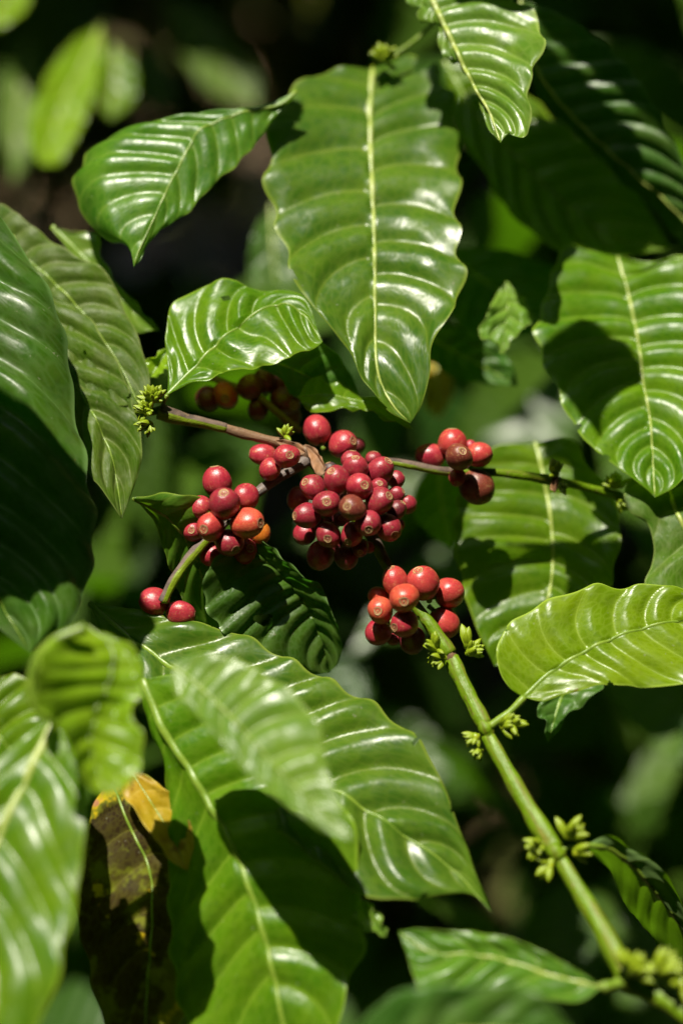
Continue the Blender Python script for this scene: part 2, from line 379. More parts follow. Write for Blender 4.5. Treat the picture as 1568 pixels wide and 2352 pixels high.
    rm = tube_mesh('midrib', (rc + nn * (wd * 0.05)[:, None])[sel], wd[sel], 8, flat=0.42, seed=sd)
    link('midrib', rm, rib, o)
    if pet:
        pts = [tuple(M[0]) + (float(dep(M[:1])[0]),)] + list(pet)
        tube('petiole', pts, [petw * 0.85, petw * 0.8, petw], 'rib_green', o, 10)
    LEAVES[label] = o
    return o

# ================================================================== THE SETTING: ground
def ground():
    n = 150
    g = np.linspace(-1, 1, n); g = np.sign(g) * (np.abs(g) ** 3.0) * 70
    X, Y = np.meshgrid(g, g + 2.5, indexing='ij')
    Z = 0.03 * np.sin(X * 3.1 + Y * 1.7) + 0.02 * np.sin(X * 7.3 - Y * 5.1) + rng.normal(0, 0.008, X.shape)
    Z = Z + 0.035 * np.clip(Y - 1.5, 0, 60)
    me = grid_mesh('ground', np.stack([X, Y, Z], -1))
    q = NT('soil'); o = q.n('TexCoord').outputs['Object']
    c = q.mix(q.ramp(q.noise(o, 3, 6, 0.7), 0.35, 0.65), (0.085, 0.052, 0.030), (0.16, 0.10, 0.055))
    c = q.mix(q.ramp(q.noise(o, 22, 5, 0.7), 0.5, 0.7), c, (0.20, 0.15, 0.085))
    c = q.mix(q.ramp(q.noise(o, 1.4, 4, 0.65), 0.38, 0.54), c, (0.085, 0.098, 0.014))
    bm = q.n('Bump', {'Strength': 0.8, 'Distance': 0.02, 'Height': q.noise(o, 40, 6, 0.7)})
    MATS['soil'] = q.out(q.n('BsdfPrincipled', {'Base Color': c, 'Roughness': 0.95, 'Normal': bm.outputs[0]}))
    o = link('ground', me, 'soil'); o['kind'] = 'structure'
ground()

# one simple leaf shape for the masses of foliage: 2 x 6 quads, unit length along +Y, upper side +Z
def leaf_template():
    nr = 7; t = np.linspace(0, 1, nr); wdt = 0.21 * np.sin(np.pi * t ** 0.85) ** 0.8 + 0.004; cols = (-1, 0, 1)
    V = np.zeros((nr, 3, 3))
    for i in range(nr):
        for j, s in enumerate(cols):
            V[i, j] = (s * wdt[i], t[i], 0.08 * abs(s) * math.sin(math.pi * t[i]) - 0.28 * t[i] ** 2 + 0.012 * math.sin(i * 3.1) * abs(s))
    idx = np.arange(nr * 3).reshape(nr, 3)
    F = np.stack([idx[:-1, :-1], idx[:-1, 1:], idx[1:, 1:], idx[1:, :-1]], -1).reshape(-1, 4)
    uv = np.zeros((nr, 3, 2)); uv[..., 0] = (t * 9)[:, None] - np.abs(cols) * 1.2; uv[..., 1] = np.abs(cols)
    return V.reshape(-1, 3), F, uv.reshape(-1, 2)
TV, TF, TUV = leaf_template()
def mass_mat(name, a, b, trans, tw=0.3):
    q = NT(name); at = q.n('Attribute', attribute_name='tint').outputs['Fac']; o = q.n('TexCoord').outputs['Object']
    uv = q.n('UVMap', uv_map='vein').outputs[0]; p = q.n('SeparateXYZ', {0: uv}).outputs[0]
    fr = q.math('FRACT', q.math('ADD', p, 40.0)); dv = q.math('MINIMUM', fr, q.math('SUBTRACT', 1.0, fr))
    c = q.mix(at, a, b); c = q.mix(q.math('MULTIPLY', q.ramp(dv, 0.0, 0.09, 1.0, 0.0), 0.4), c, (0.2, 0.3, 0.08))
    bm = q.n('Bump', {'Strength': 0.4, 'Distance': 0.003, 'Height': q.ramp(dv, 0.0, 0.4)})
    pr = q.n('BsdfPrincipled', {'Base Color': c, 'Roughness': 0.38, 'Normal': bm.outputs[0]})
    tr = q.n('BsdfTranslucent', {'Color': trans})
    MATS[name] = q.out(q.n('MixShader', {0: tw, 1: pr, 2: tr}))
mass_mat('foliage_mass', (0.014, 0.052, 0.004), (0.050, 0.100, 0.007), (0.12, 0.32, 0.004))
def litter_mat():
    q = NT('leaf_litter'); at = q.n('Attribute', attribute_name='tint').outputs['Fac']
    c = q.mix(at, (0.10, 0.055, 0.030), (0.34, 0.21, 0.11))
    MATS['leaf_litter'] = q.out(q.n('BsdfPrincipled', {'Base Color': c, 'Roughness': 0.8}))
litter_mat()

def leaf_mass(name, pos, length, ydir, up, mat, parent=None):
    """many leaves joined: pos (n,3), length (n), ydir = growth direction, up = upper side"""
    n = len(pos)
    Y = ydir / (np.linalg.norm(ydir, axis=1)[:, None] + 1e-9)
    X = np.cross(Y, up); X /= np.linalg.norm(X, axis=1)[:, None] + 1e-9
    Z = np.cross(X, Y)
    V = pos[:, None] + length[:, None, None] * (TV[None, :, 0:1] * X[:, None] + TV[None, :, 1:2] * Y[:, None] + TV[None, :, 2:3] * Z[:, None])
    F = (TF[None] + (np.arange(n) * len(TV))[:, None, None]).reshape(-1, 4)
    me = bpy.data.meshes.new(name); me.from_pydata(V.reshape(-1, 3).tolist(), [], F.tolist())
    lay = me.uv_layers.new(name='vein'); li = np.empty(len(me.loops), np.int32); me.loops.foreach_get('vertex_index', li)
    lay.data.foreach_set('uv', np.tile(TUV, (n, 1))[li].ravel())
    at = me.attributes.new('tint', 'FLOAT', 'POINT'); at.data.foreach_set('value', np.repeat(rng.uniform(0, 1, n), len(TV)))
    me.polygons.foreach_set('use_smooth', np.ones(len(me.polygons), bool))
    o = link(name, me, mat, parent); o['kind'] = 'stuff'
    return o

def rand_leaf_dirs(n, droop=0.5):
    a = rng.uniform(0, 2 * math.pi, n)
    y = np.column_stack([np.cos(a), np.sin(a), rng.normal(-droop, 0.45, n)])
    up = np.column_stack([rng.normal(0, 0.45, n), rng.normal(-0.15, 0.45, n), np.ones(n)])
    return y, up

LCA = np.array(LC)
def cam_to_world(c):                     # (right, up, away) metres relative to the focus point
    return np.array(TARGET) + c[:, 0:1] * RA + c[:, 1:2] * UA + c[:, 2:3] * FA
def in_frame(c, margin=1.0):
    z = D + c[:, 2]
    return (np.abs(c[:, 0] / z * PXF) < 784 * margin) & (np.abs(c[:, 1] / z * PXF) < 1176 * margin) & (z > 0)

# openings in the foliage behind, through which sunlit ground and leaves show: photo units and size
GAPS = [(1165, 1990, 85), (1270, 1790, 40), (250, 1320, 26), (335, 1310, 26), (395, 990, 26), (500, 1060, 30), (820, 1330, 45), (1000, 1260, 30), (640, 60, 30), (190, 40, 40),
        (1330, 60, 30), (1510, 260, 30), (1190, 790, 22), (1030, 1640, 24)]
def px_of(c):
    z = D + c[:, 2]
    return 784 + c[:, 0] / z * PXF, 1176 - c[:, 1] / z * PXF
def in_gap(c, grow=1.0):
    x, y = px_of(c); m = np.zeros(len(c), bool)
    for gx_, gy_, r in GAPS: m |= (x - gx_) ** 2 + (y - gy_) ** 2 < ((r + 30) * grow) ** 2
    return m
def gap_spots():
    out = []
    for gx_, gy_, r in GAPS:
        v = np.array(P(gx_, gy_, 0)) - CA; v /= np.linalg.norm(v)
        for z in (0.06,): out.append(CA + v * ((z - CA[2]) / v[2]))
    return np.array(out)
SPOTS = gap_spots()
def shades_gap(W, rad=0.12):
    m = np.zeros(len(W), bool); S = np.array(SUN)
    for p in SPOTS:
        rel = W - p; a = rel @ S
        m |= (a > 0) & (np.linalg.norm(rel - a[:, None] * S, axis=1) < rad)
    for p in FAR_CENTRES:                                  # the far shrubs stand in the open
        rel = W - np.array(p); a = rel @ S
        m |= (a > 0.2) & (np.linalg.norm(rel - a[:, None] * S, axis=1) < (0.36 if p[1] > 2 else 0.14))
    return m
FAR_CENTRES = [(-0.55, 2.7, 1.1), (0.05, 3.3, 1.1), (0.75, 2.9, 1.1), tuple(P(60, 230, 480)), tuple(P(450, 160, 560))]
# ---- foliage of the plants behind: three shrubs, each a trunk and a crown
def shrub(label, x0, x1, ztrunk, n, seed, dmin, dmax):
    global rng
    rng = np.random.default_rng(seed)
    xc = (x0 + x1) / 2
    base = Vector((xc, TARGET.y + ztrunk, 0.05 + 0.035 * max(0, ztrunk - 1.5)))
    root = tag(empty('coffee_shrub', base), label, 'shrub', 'coffee shrubs standing behind')
    tp = np.array([base + Vector((0.02 * math.sin(i * 1.3 + seed), 0.02 * math.cos(i * 1.7), i * 0.19)) for i in range(11)]) - np.array(base)
    link('trunk', tube_mesh('trunk', tp, np.linspace(0.022, 0.009, 11), 10, rough=0.08), 'stem_grey', root)
    c = np.column_stack([rng.uniform(x0, x1, n), rng.uniform(-0.75, 0.55, n), rng.uniform(dmin, dmax, n)])
    c[:, 0:1] *= 1.0
    # keep the foliage behind the lit branches and out of the sun's way to them
    c = c[~in_gap(c)]; px, py = px_of(c)
    keep = ~((px < 900) & (py < 620) & (rng.uniform(0, 1, len(c)) < 0.72)); c = c[keep]; px, py = px_of(c)
    c = c[~((px > -600) & (px < 720) & (py < 760) & (c[:, 2] < 0.62))]
    W = cam_to_world(c); W = W[(W[:, 2] > 0.12)]; W = W[~shades_gap(W, 0.10)]
    y, up = rand_leaf_dirs(len(W))
    o = leaf_mass('foliage', W - np.array(base), rng.uniform(0.11, 0.20, len(W)), y, up, 'foliage_mass', root)
    return root
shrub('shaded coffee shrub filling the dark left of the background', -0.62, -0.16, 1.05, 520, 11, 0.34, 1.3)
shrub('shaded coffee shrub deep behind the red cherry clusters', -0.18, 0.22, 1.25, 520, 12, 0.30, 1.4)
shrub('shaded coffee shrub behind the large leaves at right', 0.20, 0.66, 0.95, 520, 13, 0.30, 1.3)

def far_shrub(label, x, y, seed):
    global rng
    rng = np.random.default_rng(seed)
    base = Vector((x, y, 0.035 * max(0, y - 1.5)))
    root = tag(empty('coffee_shrub', base), label, 'shrub', 'coffee shrubs standing behind')
    tp = np.array([(0.02 * math.sin(i * 1.3 + seed), 0.02 * math.cos(i * 1.7), i * 0.2) for i in range(9)])
    link('trunk', tube_mesh('trunk', tp, np.linspace(0.03, 0.012, 9), 10, rough=0.08), 'stem_grey', root)
    n = 620; u = rng.normal(0, 1, (n, 3)); u /= np.linalg.norm(u, axis=1)[:, None]
    W = u * (rng.uniform(0.4, 1, n) ** 0.5)[:, None] * np.array([0.62, 0.5, 0.85]) + np.array([0, 0, 1.0])
    yv, up = rand_leaf_dirs(n); leaf_mass('foliage', W, rng.uniform(0.12, 0.2, n), yv, up, 'foliage_far', root)
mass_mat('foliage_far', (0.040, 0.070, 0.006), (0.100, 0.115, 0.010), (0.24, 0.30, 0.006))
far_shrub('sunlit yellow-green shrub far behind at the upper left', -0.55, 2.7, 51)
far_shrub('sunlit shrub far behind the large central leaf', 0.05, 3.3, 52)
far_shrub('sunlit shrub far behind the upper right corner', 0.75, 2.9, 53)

# ---- added overhead foliage, out of view, placed to shade what lies behind the branch
def overhead():
    global rng
    rng = np.random.default_rng(21)
    n = 5200
    T = np.column_stack([rng.uniform(-0.8, 0.8, n), rng.uniform(-0.9, 0.7, n), rng.uniform(0.16, 2.2, n)])
    t = rng.uniform(0.3, 1.5, n)
    c = T + t[:, None] * LCA
    ok = ~in_frame(c, 1.12)
    ok &= ~((c[:, 2] < 0.16) & (np.abs(c[:, 0]) < 0.28) & (c[:, 1] < 0.33))
    for dd in np.arange(-0.22, 0.13, 0.02):                # keep the sun on the branch in front
        q = c + ((dd - c[:, 2]) / LCA[2])[:, None] * LCA
        below = dd > c[:, 2] - 0.1
        z = D + dd
        ok &= ~((np.abs(q[:, 0]) < 784 / PXF * z + 0.20) & (np.abs(q[:, 1]) < 1176 / PXF * z + 0.20) & below)
    c = c[ok]; W = cam_to_world(c)
    W = W[W[:, 2] > 0.5]; W = W[~shades_gap(W)]
    y, up = rand_leaf_dirs(len(W), 0.3)
    o = leaf_mass('added_shade_foliage', W, rng.uniform(0.12, 0.22, len(W)), y, up, 'foliage_mass')
    tag(o, 'added leafy foliage overhead, out of view, to shade the background', 'foliage')
overhead()
def litter():
    global rng
    rng = np.random.default_rng(5)
    n = 2600
    x = rng.uniform(-2.5, 2.5, n); y = rng.uniform(0.2, 6, n)
    z = 0.03 * np.sin(x * 3.1 + y * 1.7) + 0.02 * np.sin(x * 7.3 - y * 5.1) + 0.035 * np.clip(y - 1.5, 0, 60) + 0.03
    yd, up = rand_leaf_dirs(n, 0.0); yd[:, 2] *= 0.3
    o = leaf_mass('leaf_litter', np.column_stack([x, y, z]), rng.uniform(0.07, 0.15, n), yd, up, 'leaf_litter')
    tag(o, 'dry brown fallen leaves scattered on the soil', 'leaf litter')
litter()

# ---- foliage added all around, out of view, to cut the sky light
def surroundings():
    global rng
    rng = np.random.default_rng(31)
    n = 12500
    az = rng.uniform(0, 2 * math.pi, n); el = np.arcsin(rng.uniform(-0.45, 0.97, n)); R_ = rng.uniform(1.15, 2.4, n)
    dirs = np.column_stack([np.cos(el) * np.cos(az), np.cos(el) * np.sin(az), np.sin(el)])
    W = np.array(TARGET) + dirs * R_[:, None]
    rel = W - np.array(TARGET); c = np.column_stack([rel @ RA, rel @ UA, rel @ FA])
    ok = ~in_frame(c, 1.25) & ~shades_gap(W) & (W[:, 2] > 0.1) & (np.linalg.norm(W - CA, axis=1) > 0.45)
    along = rel @ np.array(SUN); off = np.linalg.norm(rel - along[:, None] * np.array(SUN), axis=1)
    ok &= ~((along > 0) & (off < 0.64))                     # the gap the sun shines through
    W = W[ok]
    y, up = rand_leaf_dirs(len(W), 0.4)
    o = leaf_mass('added_surround_foliage', W, rng.uniform(0.16, 0.28, len(W)), y, up, 'foliage_mass')
    tag(o, 'dense added foliage all around, out of view, cutting the ambient light', 'foliage')
surroundings()

# ================================================================== LEAVES
big = leaf('large glossy leaf hanging tip-down in the upper centre above the cherries',
     L=[(770, 156), (690, 190), (640, 250), (613, 340), (613, 430), (640, 530), (664, 620), (700, 695), (748, 745), (800, 805), (830, 875), (880, 935)],
     M=[(855, 158), (848, 260), (852, 400), (857, 520), (860, 640), (861, 760), (868, 860), (900, 930), (942, 972)],
     R=[(925, 132), (990, 148), (1035, 230), (1055, 330), (1053, 430), (1050, 520), (1060, 610), (1062, 672), (1028, 735), (1000, 795), (985, 860), (968, 930)],
     d0=8, gx=0.02, gy=0.56, fold=(-6, (8, 7, 4, -7, -10, -9)), arc=-8, N=11, amp=1.9, ruf=2.0, k=0.11, mat='leaf_mature', ribw=(8, 2), wav=0.05, bites=[(0.13, 1.0, 0.020, 0.22), (0.60, -1.0, 0.008, 0.06), (0.93, -0.9, 0.012, 0.14)])
leaf('glossy leaf at upper left with its pointed tip hanging down',
     L=[(600, 238), (530, 249), (420, 254), (300, 266), (225, 292), (178, 340), (160, 385), (166, 430), (195, 490), (245, 540), (288, 565)],
     M=[(682, 208), (641, 241), (550, 262), (461, 302), (425, 359), (385, 436), (354, 502), (318, 579), (308, 613)],
     R=[(655, 235), (622, 285), (575, 345), (530, 392), (480, 435), (432, 490), (372, 527), (340, 565), (324, 596)],
     d0=22, gx=0.0, gy=0.42, fold=(2, 5), arc=-3, curl=(-16, 0), N=11, amp=1.1, ruf=1.0, k=0.10, ribw=(4, 1.5), rib='rib_green', mat='leaf_mature')
leaf('ruffled pale leaf hanging from the top edge, blunt torn tip',
     L=[(930, 0), (968, 20), (965, 46), (1005, 58), (1010, 123), (1052, 143), (1082, 187), (1114, 196), (1103, 246), (1118, 292)],
     M=[(960, -90), (985, -20), (1005, 26), (1041, 102), (1060, 145), (1090, 200), (1125, 260), (1149, 328)],
     R=[(1080, -90), (1190, 0), (1226, 41), (1249, 80), (1246, 133), (1220, 185), (1214, 220), (1218, 277), (1202, 319), (1170, 308)],
     d0=10, gx=-0.10, gy=0.62, fold=(4, -6), N=11, amp=1.8, ruf=2.4, mat='leaf_pale', rib='rib_pale', ribw=(8, 2), wav=0.05)
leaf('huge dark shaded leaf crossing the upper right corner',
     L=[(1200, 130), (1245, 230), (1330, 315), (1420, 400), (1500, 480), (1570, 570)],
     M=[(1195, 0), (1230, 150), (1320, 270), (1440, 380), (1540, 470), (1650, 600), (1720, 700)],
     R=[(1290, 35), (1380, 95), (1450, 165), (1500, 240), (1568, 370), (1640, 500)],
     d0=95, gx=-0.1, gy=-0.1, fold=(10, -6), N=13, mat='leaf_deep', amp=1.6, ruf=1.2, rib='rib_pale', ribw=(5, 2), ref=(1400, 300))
leaf('dark shaded leaf behind the huge corner leaf, right of the large central leaf',
     L=[(1050, 300), (1110, 400), (1180, 500), (1260, 570), (1350, 605)],
     M=[(1020, 140), (1090, 260), (1200, 380), (1310, 480), (1420, 550), (1540, 570)],
     R=[(1130, 150), (1260, 260), (1380, 370), (1470, 460)],
     d0=120, gx=0, gy=0.3, N=11, mat='leaf_bright', amp=1.6, rib='rib_green', ref=(1300, 450))
leaf('large shiny leaf at the right edge, its left half in shadow',
     L=[(1345, 573), (1287, 574), (1262, 650), (1240, 715), (1226, 770), (1243, 830), (1268, 885), (1300, 950), (1350, 1022), (1431, 1086), (1480, 1122)],
     M=[(1418, 590), (1446, 696), (1467, 804), (1477, 886), (1492, 968), (1498, 1055), (1503, 1143)],
     R=[(1500, 602), (1580, 590), (1680, 700), (1705, 850), (1650, 1000), (1570, 1105)],
     d0=24, gx=-0.12, gy=0.50, fold=(-6, -8), N=11, amp=1.8, ruf=1.4, mat='leaf_bright', ribw=(5, 2), rib='rib_pale', bites=[(0.70, -1.0, 0.010, 0.08), (0.82, -1.0, 0.012, 0.10), (0.55, 0.45, 0.006, 0.03)])
leaf('dappled leaf with shadow patches hanging behind the right-hand twig',
     L=[(1130, 1032), (1065, 1120), (1042, 1200), (1050, 1300), (1078, 1400), (1105, 1470)],
     M=[(1228, 1016), (1248, 1100), (1264, 1200), (1268, 1300), (1250, 1400), (1195, 1480), (1135, 1530)],
     R=[(1310, 1008), (1345, 1062), (1395, 1120), (1424, 1200), (1410, 1310), (1370, 1410), (1280, 1490)],
     d0=42, gx=-0.05, gy=0.35, fold=(-3, -3), N=9, amp=1.6, ruf=2.0, mat='leaf_bright', ribw=(5.5, 2))
leaf('olive green leaf with wavy edge at the right edge, below the shiny leaf',
     L=[(1470, 1080), (1436, 1115), (1442, 1170), (1484, 1205), (1502, 1270), (1480, 1335), (1505, 1380), (1560, 1420)],
     M=[(1520, 1075), (1545, 1160), (1580, 1240), (1610, 1330), (1640, 1450)],
     R=[(1600, 1080), (1680, 1160), (1710, 1270), (1690, 1380)],
     d0=22, gx=0.1, gy=0.40, fold=(4, -3), N=6, amp=1.4, ruf=1.0, mat='leaf_dusty', ref=(1500, 1270))
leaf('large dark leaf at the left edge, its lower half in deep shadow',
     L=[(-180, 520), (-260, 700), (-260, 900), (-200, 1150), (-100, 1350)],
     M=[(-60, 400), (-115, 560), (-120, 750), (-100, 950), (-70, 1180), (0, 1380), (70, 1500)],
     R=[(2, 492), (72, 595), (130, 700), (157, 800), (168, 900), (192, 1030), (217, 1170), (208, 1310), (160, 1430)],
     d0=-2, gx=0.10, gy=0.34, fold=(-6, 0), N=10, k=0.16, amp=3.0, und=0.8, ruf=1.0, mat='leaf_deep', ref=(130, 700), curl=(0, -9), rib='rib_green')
leaf('dusty olive leaf hanging point-down beside the dark left leaf',
     L=[(20, 660), (60, 820), (120, 960), (190, 1070), (245, 1140)],
     M=[(30, 540), (90, 710), (160, 860), (215, 960), (258, 1060), (281, 1192)],
     R=[(82, 618), (128, 675), (205, 736), (241, 787), (277, 849), (299, 905), (323, 993), (327, 1052), (308, 1120)],
     d0=4, gx=-0.10, gy=0.30, fold=(-10, 3), N=9, amp=2.0, ruf=1.0, mat='leaf_dusty', rib='rib_green', ribw=(4, 1.5), bites=[(0.62, 1.0, 0.012, 0.10), (0.45, 0.5, 0.006, 0.02)])
leaf('wide dusty leaf behind the point-down olive leaf at left',
     L=[(0, 640), (80, 780), (170, 880), (250, 930)],
     M=[(-40, 520), (90, 620), (190, 720), (270, 830), (318, 928)],
     R=[(0, 470), (51, 500), (103, 541), (160, 580), (222, 612), (258, 645), (290, 718), (320, 779), (339, 846), (343, 890)],
     d0=22, gx=0.0, gy=0.42, fold=(-3, -3), N=10, amp=1.3, ruf=1.0, mat='leaf_dusty', rib='rib_green', ribw=(4, 1.5))
leaf('narrow leaf tip poking out behind the wide dusty leaf',
     L=[(170, 600), (240, 690), (300, 755)],
     M=[(120, 520), (200, 600), (280, 690), (366, 759)],
     R=[(160, 530), (225, 540), (238, 605), (300, 685)],
     d0=52, gx=0.1, gy=0.4, N=6, mat='leaf_pale', amp=0.8, rib='rib_green')

# ================================================================== TWIGS
def twig(label, x, y, d):
    return tag(empty('coffee_twig', P(x, y, d)), label, 'twig', 'fruiting coffee twigs')
T_main = twig('long green fruiting twig running from the crimson cherry cluster to the lower right corner', 860, 1235, 12)
T_left = twig('brown woody twig from the leafy bud knot at left to the fork', 720, 1062, 16)
T_fork = twig('short grey twig forking down left and carrying two cherry bunches', 712, 1052, 14)
T_right = twig('slender green twig reaching right from behind the crimson cluster', 880, 1062, 22)
T_back = twig('shaded twig with dim orange and dark cherries under the small leaf', 690, 990, 40)

def seg_part(parent, pts, radii, mat, name='internode', **kw):
    return tube(name, pts, radii, mat, parent, 14, n=28, lobes=kw.pop('lobes', 0.06), rough=kw.pop('rough', 0.015), seed=len(bpy.data.objects), **kw)
seg_part(T_main, [(735, 1085, 20), (790, 1160, 18), (850, 1228, 12), (888, 1298, 4), (930, 1362, 0)], [13, 13, 13, 13, 12], 'stem_turning_right')
seg_part(T_main, [(928, 1360, 0), (985, 1432, -5), (1032, 1502, -9)], [11, 14, 18], 'stem_green')
seg_part(T_main, [(1036, 1512, -9), (1072, 1588, -17), (1112, 1664, -25)], [17, 15, 17], 'stem_green', lobes=0.12)
seg_part(T_main, [(1118, 1688, -26), (1165, 1772, -36), (1222, 1872, -47), (1272, 1952, -55)], [14, 16, 18, 22], 'stem_green', lobes=0.12)
seg_part(T_main, [(1284, 1972, -56), (1330, 2048, -66), (1385, 2140, -78), (1440, 2250, -92)], [14, 17, 19, 20], 'stem_green', lobes=0.12)
seg_part(T_main, [(1440, 2255, -92), (1530, 2300, -100), (1640, 2380, -110)], [22, 20, 18], 'stem_green')
seg_part(T_left, [(312, 944, 9), (345, 946, 8), (372, 940, 8)], [8, 8, 9], 'stem_green')
seg_part(T_left, [(368, 944, 8), (385, 952, 8), (420, 962, 9), (470, 972, 10), (520, 984, 11)], [20, 16, 13, 12, 11], 'stem_turning_right')
seg_part(T_left, [(515, 983, 11), (560, 997, 12), (620, 1012, 13), (680, 1030, 15), (722, 1062, 18), (738, 1090, 20)], [11, 11, 11, 13, 14, 13], 'stem_woody', rough=0.06)
seg_part(T_fork, [(714, 1052, 15), (672, 1078, 11), (630, 1104, 7), (590, 1132, 4), (545, 1172, 2), (500, 1215, 0)], [14, 12, 11, 11, 11, 11], 'stem_grey', rough=0.03)
seg_part(T_fork, [(500, 1215, 0), (468, 1245, -2), (430, 1290, -4), (398, 1335, -6), (374, 1382, -7)], [11, 13, 12, 11, 11], 'stem_turning')
seg_part(T_right, [(760, 1085, 20), (880, 1062, 22), (940, 1068, 20), (1000, 1080, 20), (1040, 1084, 22)], [10, 11, 10, 10, 10], 'stem_turning_right')
seg_part(T_right, [(1036, 1084, 22), (1130, 1085, 26), (1200, 1092, 30), (1268, 1104, 35)], [9, 9, 10, 12], 'stem_green')
seg_part(T_right, [(1272, 1104, 35), (1330, 1116, 40), (1416, 1138, 46), (1480, 1165, 52)], [10, 9, 10, 8], 'stem_green')
seg_part(T_back, [(690, 990, 40), (640, 950, 42), (590, 910, 45), (520, 880, 50), (430, 850, 60)], [8, 8, 8, 8, 8], 'stem_woody')

# swollen nodes
def node(parent, x, y, d, dx, dy, r, mat='stem_green'):
    tube('node', [(x - dx, y - dy, d + 1), (x - dx * 0.4, y - dy * 0.4, d), (x + dx * 0.4, y + dy * 0.4, d), (x + dx, y + dy, d - 1)], [r * 0.75, r, r * 0.95, r * 0.7], mat, parent, 12, n=10, rough=0.05, seed=int(x))
node(T_main, 1034, 1508, -9, 9, 16, 15, 'stem_woody'); node(T_main, 1116, 1676, -26, 9, 18, 17); node(T_main, 1278, 1962, -56, 10, 17, 21); node(T_main, 1442, 2252, -92, 14, 20, 27)
node(T_right, 1272, 1104, 35, 16, 3, 14); node(T_right, 1416, 1138, 46, 14, 4, 13); node(T_left, 712, 1046, 15, 16, 14, 18, 'stem_woody')
# curled papery bracts at the fork
def bract(parent, L, M, R, d0, mat, gy=0.4, **kw):
    o = leaf('dry papery bract', L, M, R, d0=d0, gx=0, gy=gy, fold=kw.pop('fold', (-2, -2)), N=4, amp=0.2, ruf=0.4, mat='leaf_withered', rib=mat,
             parent=parent, nt=24, ns=6, name='bract', ribw=(2, 1), **kw)
    o.data.materials.clear(); o.data.materials.append(MATS[mat]); del o['label']
bract(T_left, [(722, 1030), (745, 1068), (744, 1084)], [(700, 1022), (728, 1048), (750, 1082)], [(712, 1050), (722, 1082), (738, 1092)], 6, 'bract_brown')
bract(T_left, [(655, 1010), (690, 1022)], [(632, 1012), (670, 1025), (702, 1040)], [(660, 1032), (690, 1044)], 4, 'bract_brown')

# ---- buds
def bud_mesh():
    prof = [(0.0, -1.0), (0.26, -0.95), (0.38, -0.55), (0.45, -0.1), (0.46, 0.25), (0.36, 0.65), (0.20, 0.98), (0.0, 1.22)]
    th = np.linspace(0, 2 * math.pi, 9)
    V = np.array([[(r * math.cos(a) * (1 + 0.06 * math.cos(3 * a)), r * math.sin(a), z) for a in th] for r, z in prof])
    me = grid_mesh('bud', V); me.materials.append(MATS['bud_green']); me.flip_normals() if me.polygons[20].normal.dot(me.polygons[20].center) < 0 else None
    return me
BUD = bud_mesh()
def aim(o, axis, up=Vector((0.13, 0.2, 0.97))):
    o.rotation_mode = 'QUATERNION'; o.rotation_quaternion = Vector(axis).normalized().to_track_quat('Z', 'Y')
def cdir(v): return RIGHT * v[0] + UP * v[1] - FWD * v[2]      # (right, up, towards lens)
def buds(parent, x, y, d, n, size=11, spread=20, lean=(0, 0.7, 0.6), seed=0, fan=0.8, base_r=11):
    """a tuft of buds: a knob with n buds fanning from it"""
    r = random.Random(seed + int(x))
    c0 = P(x, y, d)
    lean = Vector(lean).normalized()
    kp = np.array([(0, 0, 0)] + [tuple(cdir(lean) * 0.0002 * base_r * f) for f in (0.5, 1.0, 1.5)])
    kb = link('bud_cluster', tube_mesh('bud_cluster', kp, np.array([base_r * 0.9, base_r, base_r * 0.8, base_r * 0.3]) * 0.0002, 9, rough=0.08, seed=seed), 'bud_green', parent, c0 - parent_world(parent))
    n = int(n * 2.3); size *= 1.35; spread *= 1.08; base_r *= 1.15
    for i in range(n):
        v = Vector((lean.x + r.gauss(0, fan), lean.y + r.gauss(0, fan), lean.z + r.gauss(0, fan * 0.8))).normalized()
        s = size * r.uniform(0.85, 1.35) * 0.0002
        b = link('bud', BUD, None, kb, cdir(v) * (spread * r.uniform(0.45, 0.95) * 0.0002)); b.scale = (s * 0.95, s * 0.95, s); aim(b, cdir(v))
buds(T_main, 1018, 1512, -14, 7, 11, 20, (-0.9, 0.1, 0.5), 1, 0.5)
buds(T_main, 1000, 1490, -15, 4, 11, 22, (-0.2, 0.8, 0.6), 2, 0.5)
buds(T_main, 1075, 1500, -12, 8, 11, 22, (0.7, 0.5, 0.5), 3, 0.55)
buds(T_main, 1072, 1478, -12, 2, 14, 16, (0.0, 1, 0.2), 4, 0.2, 8)
buds(T_main, 1150, 1668, -30, 9, 11, 26, (0.9, 0.1, 0.5), 5, 0.5)
buds(T_main, 1172, 1662, -31, 5, 11, 20, (1, 0.2, 0.3), 6, 0.4)
buds(T_main, 1095, 1690, -30, 4, 10, 18, (-0.8, -0.6, 0.4), 7, 0.5)
buds(T_main, 1098, 1718, -29, 5, 9, 15, (-0.2, -0.8, 0.5), 8, 0.6, 8)
buds(T_main, 1242, 1940, -60, 7, 13, 24, (-0.8, -0.2, 0.5), 9, 0.5)
buds(T_main, 1262, 1985, -60, 4, 13, 20, (-0.4, -0.9, 0.4), 10, 0.5)
buds(T_main, 1300, 1920, -60, 7, 14, 28, (0.6, 0.6, 0.4), 11, 0.5)
buds(T_main, 1318, 1955, -60, 3, 13, 20, (0.9, -0.3, 0.4), 12, 0.4)
buds(T_main, 1450, 2235, -100, 8, 16, 34, (0.3, 0.8, 0.5), 13, 0.6, 16)
buds(T_main, 1510, 2230, -104, 8, 16, 34, (0.7, 0.4, 0.5), 14, 0.6, 16)
buds(T_main, 1560, 2260, -106, 6, 16, 34, (0.9, 0.0, 0.5), 15, 0.6, 16)
buds(T_left, 352, 922, 4, 13, 10, 26, (0.1, 0.9, 0.5), 16, 0.55)
buds(T_left, 340, 945, 3, 9, 10, 22, (-0.6, 0.1, 0.7), 17, 0.6)
buds(T_left, 345, 972, 4, 8, 10, 22, (-0.4, -0.6, 0.6), 18, 0.5)
